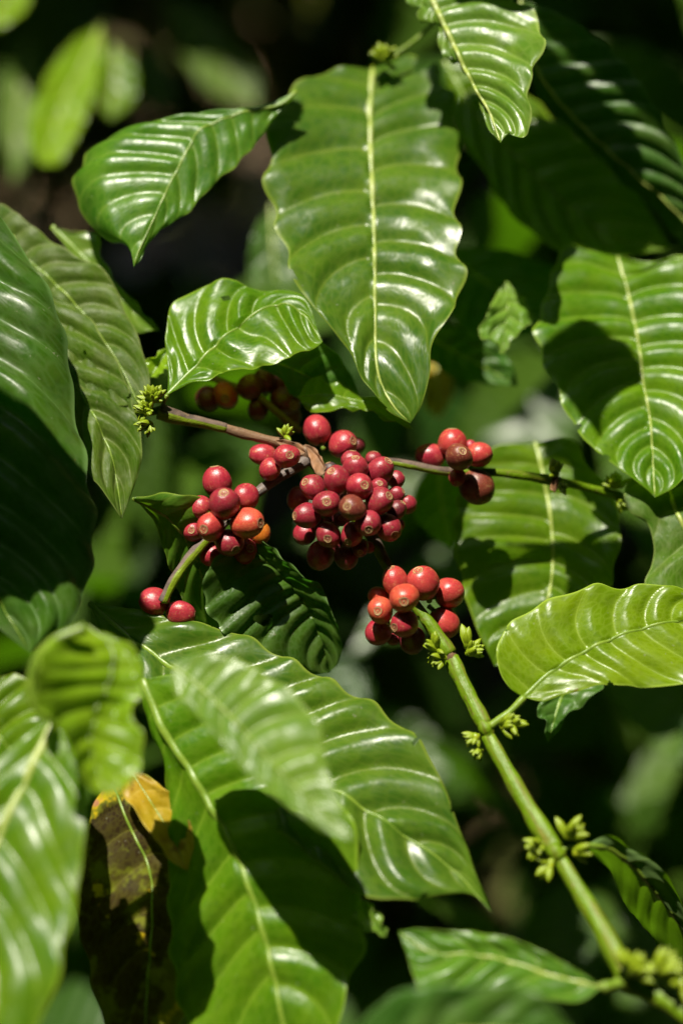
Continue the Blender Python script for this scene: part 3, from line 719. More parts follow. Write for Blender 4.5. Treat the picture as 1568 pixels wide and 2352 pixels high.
buds(T_left, 655, 1002, 10, 5, 9, 16, (0.3, 0.9, 0.4), 19, 0.5, 7)
buds(T_right, 1272, 1092, 30, 7, 10, 24, (0.2, 0.9, 0.4), 20, 0.5)
buds(T_right, 1285, 1112, 30, 4, 9, 18, (0.5, -0.6, 0.5), 21, 0.5)
buds(T_right, 1412, 1120, 42, 10, 10, 24, (0.1, 0.8, 0.5), 22, 0.6)
buds(T_right, 1422, 1150, 44, 5, 9, 18, (0.3, -0.7, 0.5), 23, 0.5)
bract(T_right, [(1268, 1096), (1264, 1120)], [(1274, 1088), (1274, 1108), (1272, 1132)], [(1280, 1098), (1279, 1118)], 26, 'bract_brown')

# ---- cherries
def cherry_meshes():
    out = []
    for vi in range(4):
        r = np.random.default_rng(40 + vi)
        u = np.linspace(0, 1, 25); th = np.linspace(0, 2 * math.pi, 29)
        e1, e2 = r.uniform(0, 6.28, 2)
        V = np.zeros((25, 29, 3))
        for i, q in enumerate(u):
            a = math.pi * q                      # 0 = stalk end, pi = scar end
            rad = math.sin(a) ** 0.92 if 0 < a < math.pi - 1e-9 else 0.0
            z = -math.cos(a) * 1.10
            rad *= 1 + 0.06 * math.cos(a)       # a little fuller towards the stalk
            z = min(z, 1.045) if z > 0 else max(z, -1.06)
            if z > 1.0 and rad < 0.30: z -= 0.03 * (1 - rad / 0.30)
            k = rad * (1 + 0.045 * np.cos(2 * th + e1) + 0.025 * np.cos(3 * th + e2 + 2 * q) + 0.012 * np.sin(5 * th + 9 * q))
            V[i, :, 0] = k * np.cos(th); V[i, :, 1] = k * np.sin(th); V[i, :, 2] = z + 0.02 * rad * math.sin(e2) * np.cos(th)
        me = grid_mesh('cherry', V)
        if me.polygons[300].normal.dot(me.polygons[300].center) < 0: me.flip_normals()
        me.materials.append(MATS['cherry_crimson']); out.append(me)
    # scar: two raised rings and a central nub on the flower end
    prof = [(0.36, 0.985), (0.335, 1.045), (0.30, 1.065), (0.265, 1.045), (0.235, 1.036), (0.20, 1.050), (0.165, 1.034), (0.12, 1.010), (0.085, 1.012), (0.07, 1.055), (0.03, 1.065), (0.0, 1.04)]
    th = np.linspace(0, 2 * math.pi, 21); r = np.random.default_rng(3)
    wob = 1 + 0.05 * np.cos(3 * th + 1) + 0.03 * np.cos(5 * th)
    V = np.array([[(a * math.cos(x) * wv, a * math.sin(x) * wv, z + 0.006 * math.sin(4 * x + a * 30)) for x, wv in zip(th, wob)] for a, z in prof])
    sc_ = grid_mesh('scar', V); sc_.materials.append(MATS['scar_tan'])
    if sc_.polygons[45].normal.z < 0: sc_.flip_normals()
    st = tube_mesh('stalk', np.array([(0, 0, -0.98), (0.03, 0, -1.25), (0.0, 0.06, -1.55)]), np.array([0.2, 0.15, 0.18]), 8); st.materials.append(MATS['rib_green'])
    return out, sc_, st
CH, SCAR, STALK = cherry_meshes()

def bunch(parent, items, d0, Rm, back=14, conv=None):
    """items: (x, y, rx, ry, axis, colour, behind, label); depth from a ball of radius Rm px, then pushed apart along the line of sight"""
    xs = np.array([i[0] for i in items]); ys = np.array([i[1] for i in items])
    cx, cyy = xs.mean(), ys.mean()
    rr = np.array([math.sqrt(i[2] * i[3]) for i in items])
    dd = []
    for it in items:
        rho2 = (it[0] - cx) ** 2 + (it[1] - cyy) ** 2
        dd.append(d0 - 0.2 * 0.75 * math.sqrt(max(0, Rm * Rm - rho2)) + it[6])
    dd = np.array(dd); order0 = dd.copy()
    for _ in range(60):
        for i in range(len(items)):
            for j in range(i + 1, len(items)):
                lat = math.hypot(xs[i] - xs[j], ys[i] - ys[j]) * 0.2
                need = (rr[i] + rr[j]) * 0.2 * 0.965
                if lat < need:
                    gap = math.sqrt(need * need - lat * lat); cur = dd[i] - dd[j]
                    sgn = 1 if order0[i] >= order0[j] else -1
                    if sgn * cur < gap:
                        e = (gap - sgn * cur) / 2 * 0.6
                        dd[i] += sgn * e * (0.7 if order0[i] < order0[j] else 1.3); dd[j] -= sgn * e * (0.7 if order0[j] < order0[i] else 1.3)
    for n, it in enumerate(items):
        x, y, rx, ry, ax, colr, beh = it[:7]
        o = link('cherry', CH[n % 4], None, parent, P(x, y, dd[n]) - parent_world(parent))
        z = (D + dd[n] / 1000) / D
        a = Vector(ax).normalized()
        # axis in the picture plane decides which traced radius is the long one
        inpl = math.hypot(a.x, a.y)
        along = math.hypot(a.x * rx, a.y * ry) / inpl if inpl > 0.3 else (rx + ry) / 2
        across = rx * ry / along if inpl > 0.6 else math.sqrt(rx * ry)
        across = math.sqrt(rx * ry) * 0.5 + across * 0.5
        lng = 0.5 * along + 0.5 * math.sqrt(rx * ry) * 1.04
        s = 0.0002 * 1.07 * (D + dd[n] / 1000) / D
        j1, j2 = random.uniform(0.95, 1.05), random.uniform(0.95, 1.05)
        o.scale = (across * s * j1, across * s / j1, lng * s / 1.05 * j2)
        aim(o, cdir(a)); o.rotation_quaternion = o.rotation_quaternion @ Matrix.Rotation(random.uniform(0, 6.28), 3, 'Z').to_quaternion()
        o.material_slots[0].link = 'OBJECT'; o.material_slots[0].material = MATS['cherry_' + colr]
        if len(it) > 7: o['label'] = it[7]
        if n_front(a): link('scar', SCAR, None, o)
        link('stalk', STALK, None, o)
def n_front(a): return a.z > -0.2
def conv(items, sx, ox, oy):
    return [(i[0] * sx + ox, i[1] * sx + oy, i[2] * sx, i[3] * sx) + tuple(i[4:]) for i in items]

bunch(T_fork, conv([
    (722, 640, 104, 118, (-0.15, 1, 0.12), 'red', 8), (780, 810, 114, 118, (0, 0.64, 0.77), 'crimson', -6), (950, 762, 98, 98, (0.5, 0.7, -0.6), 'red', 5),
    (590, 845, 85, 90, (-0.8, 0.5, -0.5), 'red', 6), (670, 995, 110, 97, (-0.37, -0.15, 0.9), 'scarlet', -3), (545, 1030, 76, 88, (-0.2, 0.1, 0.97), 'red', 8),
    (960, 965, 128, 110, (0.80, 0, 0.58), 'orange', -3, 'orange-red cherry, the least ripe at the front of its bunch'), (1058, 1040, 75, 80, (0.3, -0.9, 0.2), 'amber', 14, 'amber unripe cherry half hidden behind the orange one'),
    (820, 1120, 100, 105, (0.48, -0.5, 0.7), 'crimson', 2), (690, 1215, 95, 95, (-0.9, -0.25, 0.3), 'red', 14), (930, 1185, 105, 95, (0.5, 0.2, 0.8), 'crimson', 12),
    (1000, 1150, 50, 60, (0.6, -0.5, 0.2), 'red', 22), (810, 1200, 60, 50, (0, -1, 0.1), 'crimson', 24)], 0.2929, 287.1, 918.6), 2, 110)
bunch(T_fork, conv([(230, 1582, 115, 98, (-0.9, 0.3, 0.1), 'red', 3), (440, 1676, 108, 86, (0.9, -0.1, 0.1), 'red', 0)], 0.2929, 287.1, 918.6), -2, 20)
bunch(T_left, conv([(1080, 430, 105, 75, (-0.95, 0.1, 0.1), 'red', 10), (1270, 440, 95, 92, (0.25, 0.05, 0.96), 'red', -6), (1137, 545, 80, 82, (-0.5, -0.6, -0.3), 'red', 2)], 0.2929, 287.1, 918.6), 5, 40)
bunch(T_left, conv([(435, 315, 140, 147, (-0.3, 0.9, -0.3), 'red', 0), (710, 460, 130, 137, (0.7, 0.2, 0.66), 'red', 4), (860, 480, 62, 90, (0.8, 0.3, -0.3), 'dark', 14)], 0.2197, 631.6, 918.6), 22, 40)
bunch(T_main, conv([
    (800, 630, 112, 85, (0.1, 0.9, 0.1), 'crimson', 14), (840, 712, 125, 113, (0, 0.8, 0.55), 'crimson', 0), (1030, 615, 100, 65, (0.2, 0.9, 0.1), 'crimson', 16),
    (1095, 740, 138, 135, (0.55, 0.65, 0.5), 'crimson', 0), (645, 830, 141, 128, (-0.42, 0.6, 0.68), 'crimson', -3), (575, 725, 84, 62, (-0.3, 0.9, 0.2), 'black', 14, 'blackened overripe cherry'),
    (395, 912, 122, 135, (-0.6, 0.4, 0.66), 'crimson', 0), (240, 1030, 112, 120, (-0.4, -0.8, 0.2), 'red', 8), (540, 1082, 125, 145, (0, 0.12, 1), 'crimson', -4),
    (885, 905, 130, 135, (0.33, 0.1, 0.94), 'red', -4), (1085, 900, 92, 80, (0.1, 0.3, 0.9), 'crimson', 4), (1092, 1055, 136, 131, (0.64, 0.35, 0.68), 'crimson', -4),
    (805, 1128, 138, 126, (-0.38, 0.1, 0.92), 'brown', -8, 'brownish russeted cherry at the middle of the cluster'), (330, 1212, 135, 128, (-0.85, 0, 0.5), 'crimson', -2), (972, 1292, 111, 148, (0.03, -0.45, 0.9), 'crimson', -8),
    (1265, 830, 72, 95, (0.8, 0.5, 0.1), 'crimson', 10), (1265, 990, 82, 82, (0.8, 0.4, 0.4), 'crimson', 6), (1270, 1150, 92, 112, (0.6, 0.7, 0.3), 'dark', 2),
    (1390, 1092, 70, 108, (0.95, 0, 0.1), 'crimson', 12), (1185, 1335, 116, 160, (0.42, -0.5, 0.75), 'crimson', -2), (1300, 1310, 42, 70, (0.9, -0.4, 0.2), 'crimson', 14),
    (310, 1397, 118, 106, (-0.7, -0.5, 0.2), 'red', 10), (557, 1415, 121, 131, (-0.05, -0.27, 0.96), 'crimson', 0), (800, 1410, 106, 131, (-0.3, -0.55, 0.75), 'crimson', 0),
    (472, 1627, 143, 135, (-0.35, -0.9, 0.1), 'crimson', 2), (742, 1650, 121, 110, (0.1, -0.95, 0.1), 'dark', 4), (890, 1550, 92, 82, (0, -0.4, 0.8), 'dark', 4),
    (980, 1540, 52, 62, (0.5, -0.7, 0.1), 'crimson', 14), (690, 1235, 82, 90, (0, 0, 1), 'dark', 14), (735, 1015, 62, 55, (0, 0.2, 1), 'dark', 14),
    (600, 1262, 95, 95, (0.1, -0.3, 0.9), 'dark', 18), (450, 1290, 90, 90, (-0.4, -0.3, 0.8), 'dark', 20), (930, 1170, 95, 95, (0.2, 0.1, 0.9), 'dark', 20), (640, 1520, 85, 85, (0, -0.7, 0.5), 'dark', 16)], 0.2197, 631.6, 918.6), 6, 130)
bunch(T_right, conv([
    (455, 247, 82, 60, (-0.9, 0.1, 0.1), 'red', 2), (580, 172, 80, 73, (0, 0.9, 0.1), 'scarlet', 4), (620, 253, 70, 72, (0.2, 0.4, 0.9), 'brown', -6),
    (737, 241, 64, 70, (0.9, 0.2, 0.1), 'scarlet', 2), (610, 372, 48, 45, (-0.1, -0.6, 0.7), 'red', 0), (725, 425, 99, 90, (0.4, -0.6, 0.3), 'brown', 2), (682, 192, 32, 32, (0.4, 0.9, 0), 'red', 10)], 0.40278, 803.8, 947.4), 22, 55)
bunch(T_main, conv([
    (255, 960, 73, 74, (-0.3, 0.9, 0.3), 'scarlet', 2), (413, 972, 86, 95, (-0.3, 0.75, 0.55), 'scarlet', 2), (565, 1030, 76, 86, (0.9, 0.2, -0.2), 'scarlet', 6),
    (308, 1058, 80, 78, (-0.05, -0.18, 0.98), 'orange', -8, 'pale orange cherry facing forward'), (165, 1055, 66, 50, (-0.7, 0.6, 0.1), 'orange', 10), (172, 1128, 77, 66, (-0.2, 0, 0.98), 'orange', 0),
    (307, 1205, 74, 73, (-0.65, -0.2, 0.6), 'red', -3), (160, 1255, 66, 70, (-0.7, -0.6, 0.2), 'red', 8), (535, 1200, 78, 88, (0.6, -0.7, 0.2), 'scarlet', 6),
    (355, 1300, 74, 68, (0.1, -0.9, 0.2), 'dark', 8), (245, 1290, 42, 32, (0, -1, 0), 'crimson', 16)], 0.40278, 803.8, 947.4), 0, 90)
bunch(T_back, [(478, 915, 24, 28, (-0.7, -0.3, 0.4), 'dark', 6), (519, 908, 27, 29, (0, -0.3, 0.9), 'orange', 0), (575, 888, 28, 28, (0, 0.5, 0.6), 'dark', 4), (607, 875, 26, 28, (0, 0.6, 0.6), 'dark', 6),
               (655, 922, 32, 32, (0.5, -0.3, 0.7), 'dark', 2), (592, 940, 24, 22, (0, -0.8, 0.5), 'dark', 6), (640, 885, 28, 26, (0.4, 0.5, 0.5), 'crimson', 8), (665, 955, 26, 24, (0.5, -0.7, 0.4), 'dark', 8)], 50, 60)  # mostly dark skins: the shade on this twig is put into the colour

# ---- leaves growing from the twigs
leaf('small sunlit leaf with raised ribs growing from the left bud knot', parent=T_left,
     L=[(386, 860), (383, 790), (388, 725), (425, 680), (485, 655), (542, 648), (590, 667), (645, 664), (692, 676), (712, 706), (724, 745)],
     M=[(384, 908), (451, 842), (510, 784), (580, 730), (636, 703), (692, 722), (741, 785)],
     R=[(434, 881), (477, 872), (533, 857), (580, 853), (605, 838), (653, 831), (680, 812), (716, 804)],
     d0=6, gx=-0.08, gy=0.50, fold=(2, -3), N=7, k=0.16, amp=1.6, ruf=1.0, mat='leaf_bright', rib='rib_green', ribw=(5, 1.5), ref=(384, 908), pet=[(376, 925, 7), (372, 942, 8)], bites=[(0.5, -0.62, 0.018, 0.06)])
leaf('bright yellow-green leaf growing from the long green twig toward the right edge', parent=T_main,
     L=[(1170, 1580), (1143, 1535), (1140, 1490), (1156, 1450), (1200, 1410), (1268, 1377), (1330, 1356), (1372, 1345), (1425, 1352), (1500, 1345), (1600, 1368), (1700, 1415)],
     M=[(1203, 1602), (1265, 1545), (1360, 1490), (1470, 1447), (1600, 1425), (1780, 1440)],
     R=[(1245, 1610), (1310, 1592), (1370, 1577), (1450, 1577), (1560, 1578), (1680, 1545)],
     d0=-26, gx=0.04, gy=0.42, fold=(0, -3), arc=-3, N=9, k=0.14, amp=1.3, ruf=1.2, mat='leaf_young', rib='rib_green', ribw=(6, 1.5), bites=[(0.32, 1.0, 0.008, 0.08), (0.22, -1.0, 0.006, 0.05)], ref=(1203, 1602), pet=[(1170, 1635, -27), (1125, 1668, -27)], petw=10)
leaf('shaded leaf curving away beside the lower right twig, lit along its rim', parent=T_main,
     L=[(1400, 1918), (1445, 1948), (1500, 1978), (1542, 2028), (1590, 2120)],
     M=[(1338, 1942), (1395, 1950), (1450, 1990), (1510, 2060), (1580, 2160), (1640, 2280)],
     R=[(1385, 1985), (1430, 2070), (1500, 2170), (1580, 2260)],
     d0=-58, gx=0.25, gy=-0.9, fold=(6, 12), N=7, mat='leaf_mature', face=-1, amp=1.0, ref=(1338, 1942), pet=[(1310, 1945, -57), (1282, 1955, -56)], rib='rib_green')
leaf('blurred glossy leaf at the lower right growing from the last twig node', parent=T_main,
     L=[(1330, 2300), (1260, 2300), (1160, 2290), (1060, 2300), (980, 2310)],
     M=[(1382, 2268), (1280, 2248), (1180, 2215), (1080, 2195), (990, 2190), (915, 2140)],
     R=[(1320, 2225), (1255, 2190), (1190, 2160), (1100, 2142), (1000, 2136), (950, 2134)],
     d0=-100, gx=-0.05, gy=0.55, fold=(-2, -4), N=7, amp=2.2, ruf=1.0, mat='leaf_mature', ref=(1382, 2268), pet=[(1410, 2262, -97), (1440, 2250, -93)], petw=14)
leaf('dark green pointed leaf hanging below the bright yellow-green leaf', 
     L=[(1235, 1620), (1250, 1660)], M=[(1320, 1540), (1290, 1600), (1270, 1660), (1258, 1706)], R=[(1385, 1575), (1345, 1610), (1300, 1650)],
     d0=25, gx=0, gy=0.5, N=5, mat='leaf_deep', amp=0.8, rib='rib_green')

# ---- leaves behind the cherries
leaf('shaded leaf with ragged edge behind the left cherry bunch, lit down one margin',
     L=[(350, 1190), (385, 1290), (420, 1380), (470, 1440)],
     M=[(305, 1145), (385, 1190), (440, 1260), (470, 1340), (500, 1410), (530, 1452)],
     R=[(400, 1140), (480, 1150), (520, 1220), (500, 1300), (515, 1390)],
     d0=24, gx=0.45, gy=-0.35, fold=(3, -5), curl=(0, -3), N=7, mat='leaf_mature', amp=1.2, rib='rib_green', ribw=(4, 1))
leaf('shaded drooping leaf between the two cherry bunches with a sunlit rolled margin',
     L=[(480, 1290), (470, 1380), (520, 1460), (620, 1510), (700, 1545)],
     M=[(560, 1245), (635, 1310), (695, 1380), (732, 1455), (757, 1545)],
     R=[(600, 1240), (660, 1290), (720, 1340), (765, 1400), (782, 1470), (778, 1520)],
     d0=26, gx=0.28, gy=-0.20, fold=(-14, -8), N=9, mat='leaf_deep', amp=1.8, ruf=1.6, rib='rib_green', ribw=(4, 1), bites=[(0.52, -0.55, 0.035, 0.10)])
leaf('glossy curled leaf peeking out below the tip of the large central leaf',
     L=[(705, 880), (735, 852), (752, 878), (800, 896), (870, 915), (920, 950)], M=[(684, 912), (740, 908), (800, 917), (870, 936), (948, 986)], R=[(705, 938), (745, 950), (790, 938), (850, 946), (905, 970)],
     d0=20, gx=0.0, gy=0.6, fold=(6, -2), N=7, mat='leaf_bright', amp=0.8, ruf=1.2, rib='rib_green', ribw=(2.5, 1))
leaf('dark curled leaf with a thin lit rim under the small sunlit leaf',
     L=[(700, 780), (760, 800), (800, 850)], M=[(560, 830), (640, 835), (720, 870), (832, 924)], R=[(605, 850), (645, 872), (682, 914), (750, 930)],
     d0=42, gx=0.0, gy=-0.2, fold=(0, 2), N=6, mat='leaf_deep', amp=0.8, rib='rib_green', ribw=(3, 1))
leaf('sun fleck in the dark gap at right, built as a small pale jagged leaf',
     L=[(1143, 672), (1124, 706), (1105, 747), (1108, 778), (1143, 799)], M=[(1162, 647), (1166, 700), (1160, 760), (1154, 815)], R=[(1184, 670), (1211, 692), (1218, 729), (1195, 768), (1174, 788)],
     d0=58, gx=-0.12, gy=0.55, N=5, mat='leaf_pale', amp=1.6, ruf=2.0, rib='rib_green', ribw=(2.5, 1), wav=0.06)  # a patch of sunlight given its own pale leaf shape
leaf('pale blurred leaf just left of the large central leaf edge',
     L=[(590, 520), (570, 600), (585, 650)], M=[(625, 470), (625, 540), (630, 610), (640, 670)], R=[(660, 500), (680, 580), (680, 640)],
     d0=230, gx=0, gy=0.5, N=5, mat='leaf_deep', amp=0.8)
leaf('small yellow-green leaf scrap between the dusty leaf and the small sunlit leaf',
     L=[(335, 830), (336, 862)], M=[(395, 795), (370, 830), (345, 868)], R=[(392, 830), (375, 855)],
     d0=30, gx=0, gy=0.4, N=3, mat='leaf_young', amp=0.5, rib='rib_green')
leaf('dark blue-green shaded leaf in the gap right of the large leaf tip',
     L=[(960, 800), (1010, 850), (1080, 880)], M=[(930, 740), (1010, 790), (1100, 840), (1190, 885)], R=[(1010, 735), (1100, 770), (1170, 830)],
     d0=100, gx=0, gy=0.2, N=7, mat='leaf_deep', amp=1.2, rib='rib_green')
leaf('broad dark shaded leaf behind the leaf-shaped sun fleck',
     L=[(1010, 640), (1040, 730), (1110, 790)], M=[(1000, 570), (1100, 640), (1180, 700), (1260, 760)], R=[(1120, 570), (1240, 600), (1310, 650), (1300, 720)],
     d0=130, gx=0, gy=0.3, N=7, mat='leaf_deep', amp=1.2, rib='rib_green')
leaf('yellow dead leaf glimpsed blurred beside the large leaf tip',
     L=[(975, 850), (975, 930)], M=[(1000, 810), (1000, 880), (1005, 960)], R=[(1035, 850), (1035, 920)],
     d0=190, gx=0, gy=0.4, N=4, mat='leaf_yellow', amp=0.8)
leaf('green leaf in half shade below the right cherry bunch', 
     L=[(960, 1110), (950, 1180), (985, 1230)], M=[(1010, 1060), (1010, 1130), (1020, 1190), (1040, 1260)], R=[(1060, 1090), (1070, 1170), (1062, 1220)],
     d0=110, gx=0, gy=0.5, N=5, mat='leaf_bright', amp=1.0)

# ---- foreground leaves
leaf('broad leaf sweeping from lower left to a pointed tip at lower centre',
     L=[(300, 1398), (400, 1424), (500, 1445), (572, 1466), (640, 1505), (720, 1546), (800, 1590), (862, 1622), (920, 1670), (970, 1722), (1010, 1790), (1032, 1850), (1062, 1920), (1088, 1995)],
     M=[(205, 1385), (279, 1452), (390, 1535), (560, 1672), (680, 1760), (774, 1824), (900, 1905), (1036, 1998), (1128, 2096)],
     R=[(240, 1480), (320, 1600), (440, 1730), (560, 1850), (680, 1950), (780, 2030), (845, 2066), (940, 2072), (1020, 2058), (1085, 2056)],
     d0=0, gx=0.03, gy=0.52, fold=(-2, -4), arc=-6, N=11, k=0.10, amp=2.5, ruf=1.2, mat='leaf_mature', rib='rib_green', ribw=(7, 2), ref=(570, 1466), bites=[(0.66, -1.0, 0.006, 0.07), (0.80, -1.02, 0.010, 0.06), (0.86, 1.0, 0.008, 0.09)])
leaf('long foreground leaf running down the bottom centre with a pale midrib',
     L=[(335, 1650), (372, 1770), (392, 1900), (392, 2050), (400, 2220), (440, 2380), (560, 2480)],
     M=[(328, 1560), (380, 1680), (440, 1772), (482, 1845), (532, 1935), (582, 2060), (622, 2200), (652, 2352), (680, 2520)],
     R=[(420, 1550), (540, 1590), (660, 1680), (760, 1800), (815, 1900), (826, 2000), (822, 2090), (838, 2180), (800, 2260), (780, 2360), (740, 2460)],
     d0=-34, gx=-0.05, gy=0.24, fold=(11, -4), N=11, k=0.08, amp=1.5, und=0.9, ruf=1.6, mat='leaf_bright', rib='rib_green', ribw=(9, 4), ref=(330, 1560))
leaf('blurred pale glossy leaf slanting across the lower centre foreground',
     L=[(398, 1590), (450, 1640), (520, 1725), (590, 1800), (680, 1865), (750, 1910)],
     M=[(395, 1528), (470, 1590), (560, 1680), (640, 1770), (730, 1860), (812, 1932)],
     R=[(450, 1503), (540, 1515), (620, 1555), (690, 1610), (738, 1680), (748, 1750), (782, 1850)],
     d0=-114, gx=-0.10, gy=0.50, fold=(-1, -2), N=10, k=0.08, amp=1.5, ruf=1.2, und=0.12, mat='leaf_pale', rib='rib_green', ribw=(5, 2), ref=(600, 1700))
leaf('curled bright young leaf in the lower left foreground, showing its inside',
     L=[(120, 1468), (78, 1535), (70, 1600), (105, 1660), (160, 1730), (195, 1800)],
     M=[(200, 1438), (255, 1490), (250, 1560), (212, 1640), (205, 1720), (225, 1780), (245, 1828)],
     R=[(270, 1462), (318, 1510), (326, 1590), (300, 1640), (328, 1700), (318, 1770), (290, 1810)],
     d0=-118, gx=0.0, gy=0.45, fold=((-18, -34, -30, -12), (4, 2, 2, 0)), N=9, k=0.05, amp=1.6, ruf=1.6, mat='leaf_young', rib='rib_green', ribw=(3, 2), ref=(200, 1620), cup=-3)
leaf('blurred leaf filling the lower left corner, pale midrib slanting across it',
     L=[(40, 1700), (-60, 1820), (-150, 2000), (-230, 2250)],
     M=[(128, 1648), (60, 1795), (0, 1922), (-60, 2080), (-110, 2250), (-150, 2480)],
     R=[(175, 1735), (205, 1830), (188, 1960), (178, 2060), (150, 2180), (130, 2270), (60, 2400), (-60, 2500)],
     d0=-118, gx=0.0, gy=0.38, fold=(-3, -4), N=7, k=0.20, amp=1.25, und=0.9, ruf=1.2, mat='leaf_bright', rib='rib_pale', ribw=(9, 5), ref=(60, 1900), pet=[(95, 1640, -116), (72, 1585, -118), (80, 1525, -119), (120, 1475, -120), (195, 1442, -118)], petw=11)
leaf('green leaf behind the lower left corner leaf, wide ribs',
     L=[(20, 1550), (80, 1575), (135, 1650)], M=[(-120, 1600), (-20, 1680), (60, 1760), (140, 1850)], R=[(-80, 1750), (0, 1850), (80, 1880)],
     d0=-74, gx=0, gy=0.45, N=7, mat='leaf_bright', amp=1.6, ref=(60, 1700), rib='rib_green')
leaf('withered brown and yellow leaf hanging in shade at lower left',
     L=[(215, 1850), (190, 1960), (174, 2060), (190, 2160), (220, 2280), (260, 2400)],
     M=[(255, 1790), (300, 1900), (345, 2000), (350, 2120), (340, 2260), (330, 2450)],
     R=[(330, 1775), (400, 1850), (440, 1980), (450, 2150), (430, 2320)],
     d0=-30, gx=0, gy=0.30, fold=(3, -3), N=8, mat='leaf_withered', amp=1.2, ruf=1.6, ref=(300, 1900), rib='rib_green', ribw=(3, 2))
leaf('yellow leaf showing above the withered brown leaf',
     L=[(280, 1815), (330, 1890), (380, 1960)], M=[(300, 1770), (345, 1840), (400, 1930), (430, 2000)], R=[(350, 1790), (420, 1850), (445, 1930)],
     d0=-38, gx=0, gy=0.5, N=4, mat='leaf_yellow', amp=0.8, ref=(340, 1850), rib='rib_green', ribw=(2, 1))
leaf('very blurred leaf at the bottom edge below the lower right glossy leaf',
     L=[(840, 2340), (900, 2285), (1000, 2262), (1160, 2258), (1250, 2290)], M=[(790, 2420), (900, 2390), (1050, 2370), (1200, 2370), (1330, 2390)], R=[(900, 2520), (1050, 2560), (1200, 2520)],
     d0=-165, gx=0, gy=0.2, N=7, mat='leaf_deep', amp=1.2, ref=(1050, 2350))
leaf('tiny pale leaf tip in the gap below the broad sweeping leaf',
     L=[(812, 2110), (850, 2140)], M=[(832, 2068), (845, 2110), (888, 2152)], R=[(858, 2085), (882, 2125)],
     d0=-70, gx=0, gy=0.5, N=3, mat='leaf_pale', amp=0.4, rib='rib_green', ribw=(2, 1))

# ---- background leaves that can be told apart
leaf('blurred yellow-green leaf hanging in the upper left background',
     L=[(170, 95), (110, 170), (75, 260), (70, 340)], M=[(232, 60), (190, 150), (140, 250), (100, 380)], R=[(238, 130), (215, 220), (180, 310), (140, 370)],
     d0=330, gx=0.5, gy=1.0, N=7, mat='leaf_young', ref=(150, 220), name='background_leaf', amp=0.8)
leaf('blurred green leaf right of the yellow-green one in the upper left background',
     L=[(232, 170), (225, 240)], M=[(262, 100), (262, 180), (255, 275)], R=[(310, 150), (310, 230)],
     d0=350, gx=0.5, gy=1.0, N=5, mat='leaf_bright', ref=(260, 200), name='background_leaf', amp=0.8)
leaf('blurred green leaf in the extreme upper left corner',
     L=[(-60, -20), (-60, 60)], M=[(60, -60), (20, 0), (-40, 70)], R=[(70, 0), (30, 50)],
     d0=320, gx=0.4, gy=1.0, N=5, mat='leaf_young', ref=(10, 0), name='background_leaf', amp=0.8)

T_top = twig('thin green twig with a small bud tuft above the large central leaf', 985, 62, 95)
seg_part(T_top, [(1000, 50, 95), (950, 95, 92), (885, 140, 88)], [6, 6, 7], 'stem_green')
buds(T_top, 880, 140, 88, 16, 11, 30, (-0.1, 0.8, 0.4), 40, 0.9)

leaf('blurred olive leaf hanging at the far left of the upper background', L=[(10, 150), (-10, 260), (10, 350)], M=[(60, 90), (50, 200), (40, 300), (30, 420)], R=[(95, 150), (95, 260), (70, 360)],
     d0=480, gx=0.3, gy=0.9, N=6, mat='leaf_dusty', ref=(50, 250), name='background_leaf', amp=0.8)
leaf('blurred dull green leaf above the glossy upper left leaf', L=[(390, 60), (430, 150), (500, 220)], M=[(380, 0), (450, 80), (520, 160), (590, 250)], R=[(470, 20), (540, 100), (590, 180)],
     d0=560, gx=0.2, gy=1.0, N=7, mat='leaf_dusty', ref=(480, 120), name='background_leaf', amp=0.8)
leaf('blurred olive leaf in the gap between the glossy upper left leaf and the yellow-green one', L=[(300, 170), (330, 230)], M=[(300, 110), (350, 180), (400, 250)], R=[(360, 120), (400, 190)],
     d0=620, gx=0.2, gy=1.0, N=6, mat='leaf_mature', ref=(350, 180), name='background_leaf', amp=0.8)

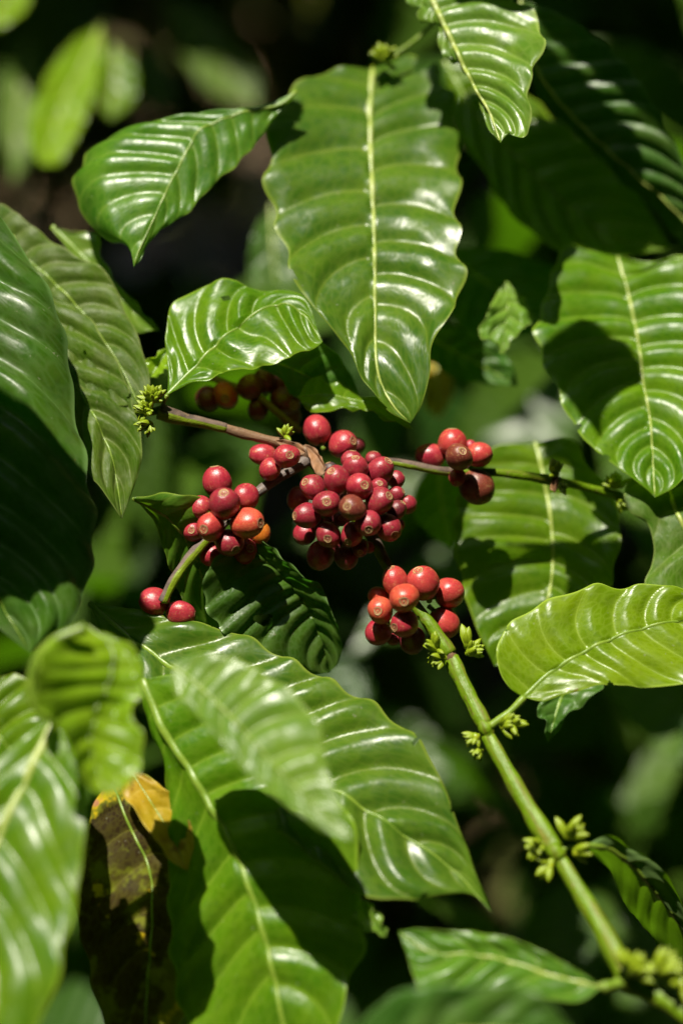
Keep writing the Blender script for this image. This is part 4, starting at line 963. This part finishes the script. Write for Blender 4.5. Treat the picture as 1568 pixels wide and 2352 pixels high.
# ---- unseen leaves added above and beside the view, outlined to cast the wanted shadows
def shade(label, d, t, L, M, R, **kw):
    """an added shadow-casting leaf t mm up the sun's path from the place (photo units, depth d) that it shades"""
    z0 = (D + d / 1000); d1 = d - t * LC.z; z1 = D + d1 / 1000
    def mv(p): return (784 + ((p[0] - 784) * z0 + LC.x * t / 1000 * PXF) / z1, 1176 + ((p[1] - 1176) * z0 - LC.y * t / 1000 * PXF) / z1)
    return leaf(label, [mv(p) for p in L], [mv(p) for p in M], [mv(p) for p in R], d0=d1, gx=0, gy=0, fold=(0, 0), N=9, amp=1.0, ruf=1.0, nt=60, ns=10, mat='leaf_mature', **kw)
shade('added leaf above the view shading the left half of the shiny right leaf', 45, 300,
      [(1290, 620), (1215, 720), (1210, 830), (1270, 880), (1310, 940)], [(1310, 580), (1340, 700), (1350, 850), (1360, 950), (1390, 1070)],
      [(1375, 635), (1420, 690), (1458, 760), (1465, 850), (1420, 905), (1390, 970)])
shade('added leaf left of the view shading the foot of the dark left leaf', 5, 265,
      [(20, 1060), (120, 1150), (230, 1260), (330, 1370), (370, 1540), (290, 1720)], [(-150, 960), (40, 1230), (90, 1420), (60, 1850)], [(-280, 1120), (-330, 1400), (-280, 1650)])
shade('broad added leaf above the view shading the upper right corner', 105, 230,
      [(1255, 160), (1375, 285), (1475, 385), (1580, 500)], [(1230, -20), (1380, 180), (1500, 330), (1680, 600)], [(1350, -40), (1540, 120), (1680, 380)])
shade('second added leaf above the view shading behind the large central leaf', 120, 250,
      [(1000, 220), (1040, 420), (1150, 560), (1300, 650)], [(1060, 110), (1130, 300), (1270, 480), (1480, 680)], [(1160, 170), (1290, 320), (1390, 425), (1500, 560)])
shade('added leaf above the view shading the far side of the dappled leaf', 48, 340,
      [(1180, 1200), (1290, 1245), (1290, 1350), (1280, 1430)], [(1150, 1190), (1300, 1205), (1370, 1320), (1330, 1500)], [(1300, 1170), (1440, 1220), (1450, 1380)])
shade('small added leaf above the view shading the left shoulder of the large central leaf', 74, 190,
      [(600, 230), (585, 330), (605, 430)], [(650, 180), (645, 320), (640, 450)], [(688, 205), (692, 300), (672, 400)])
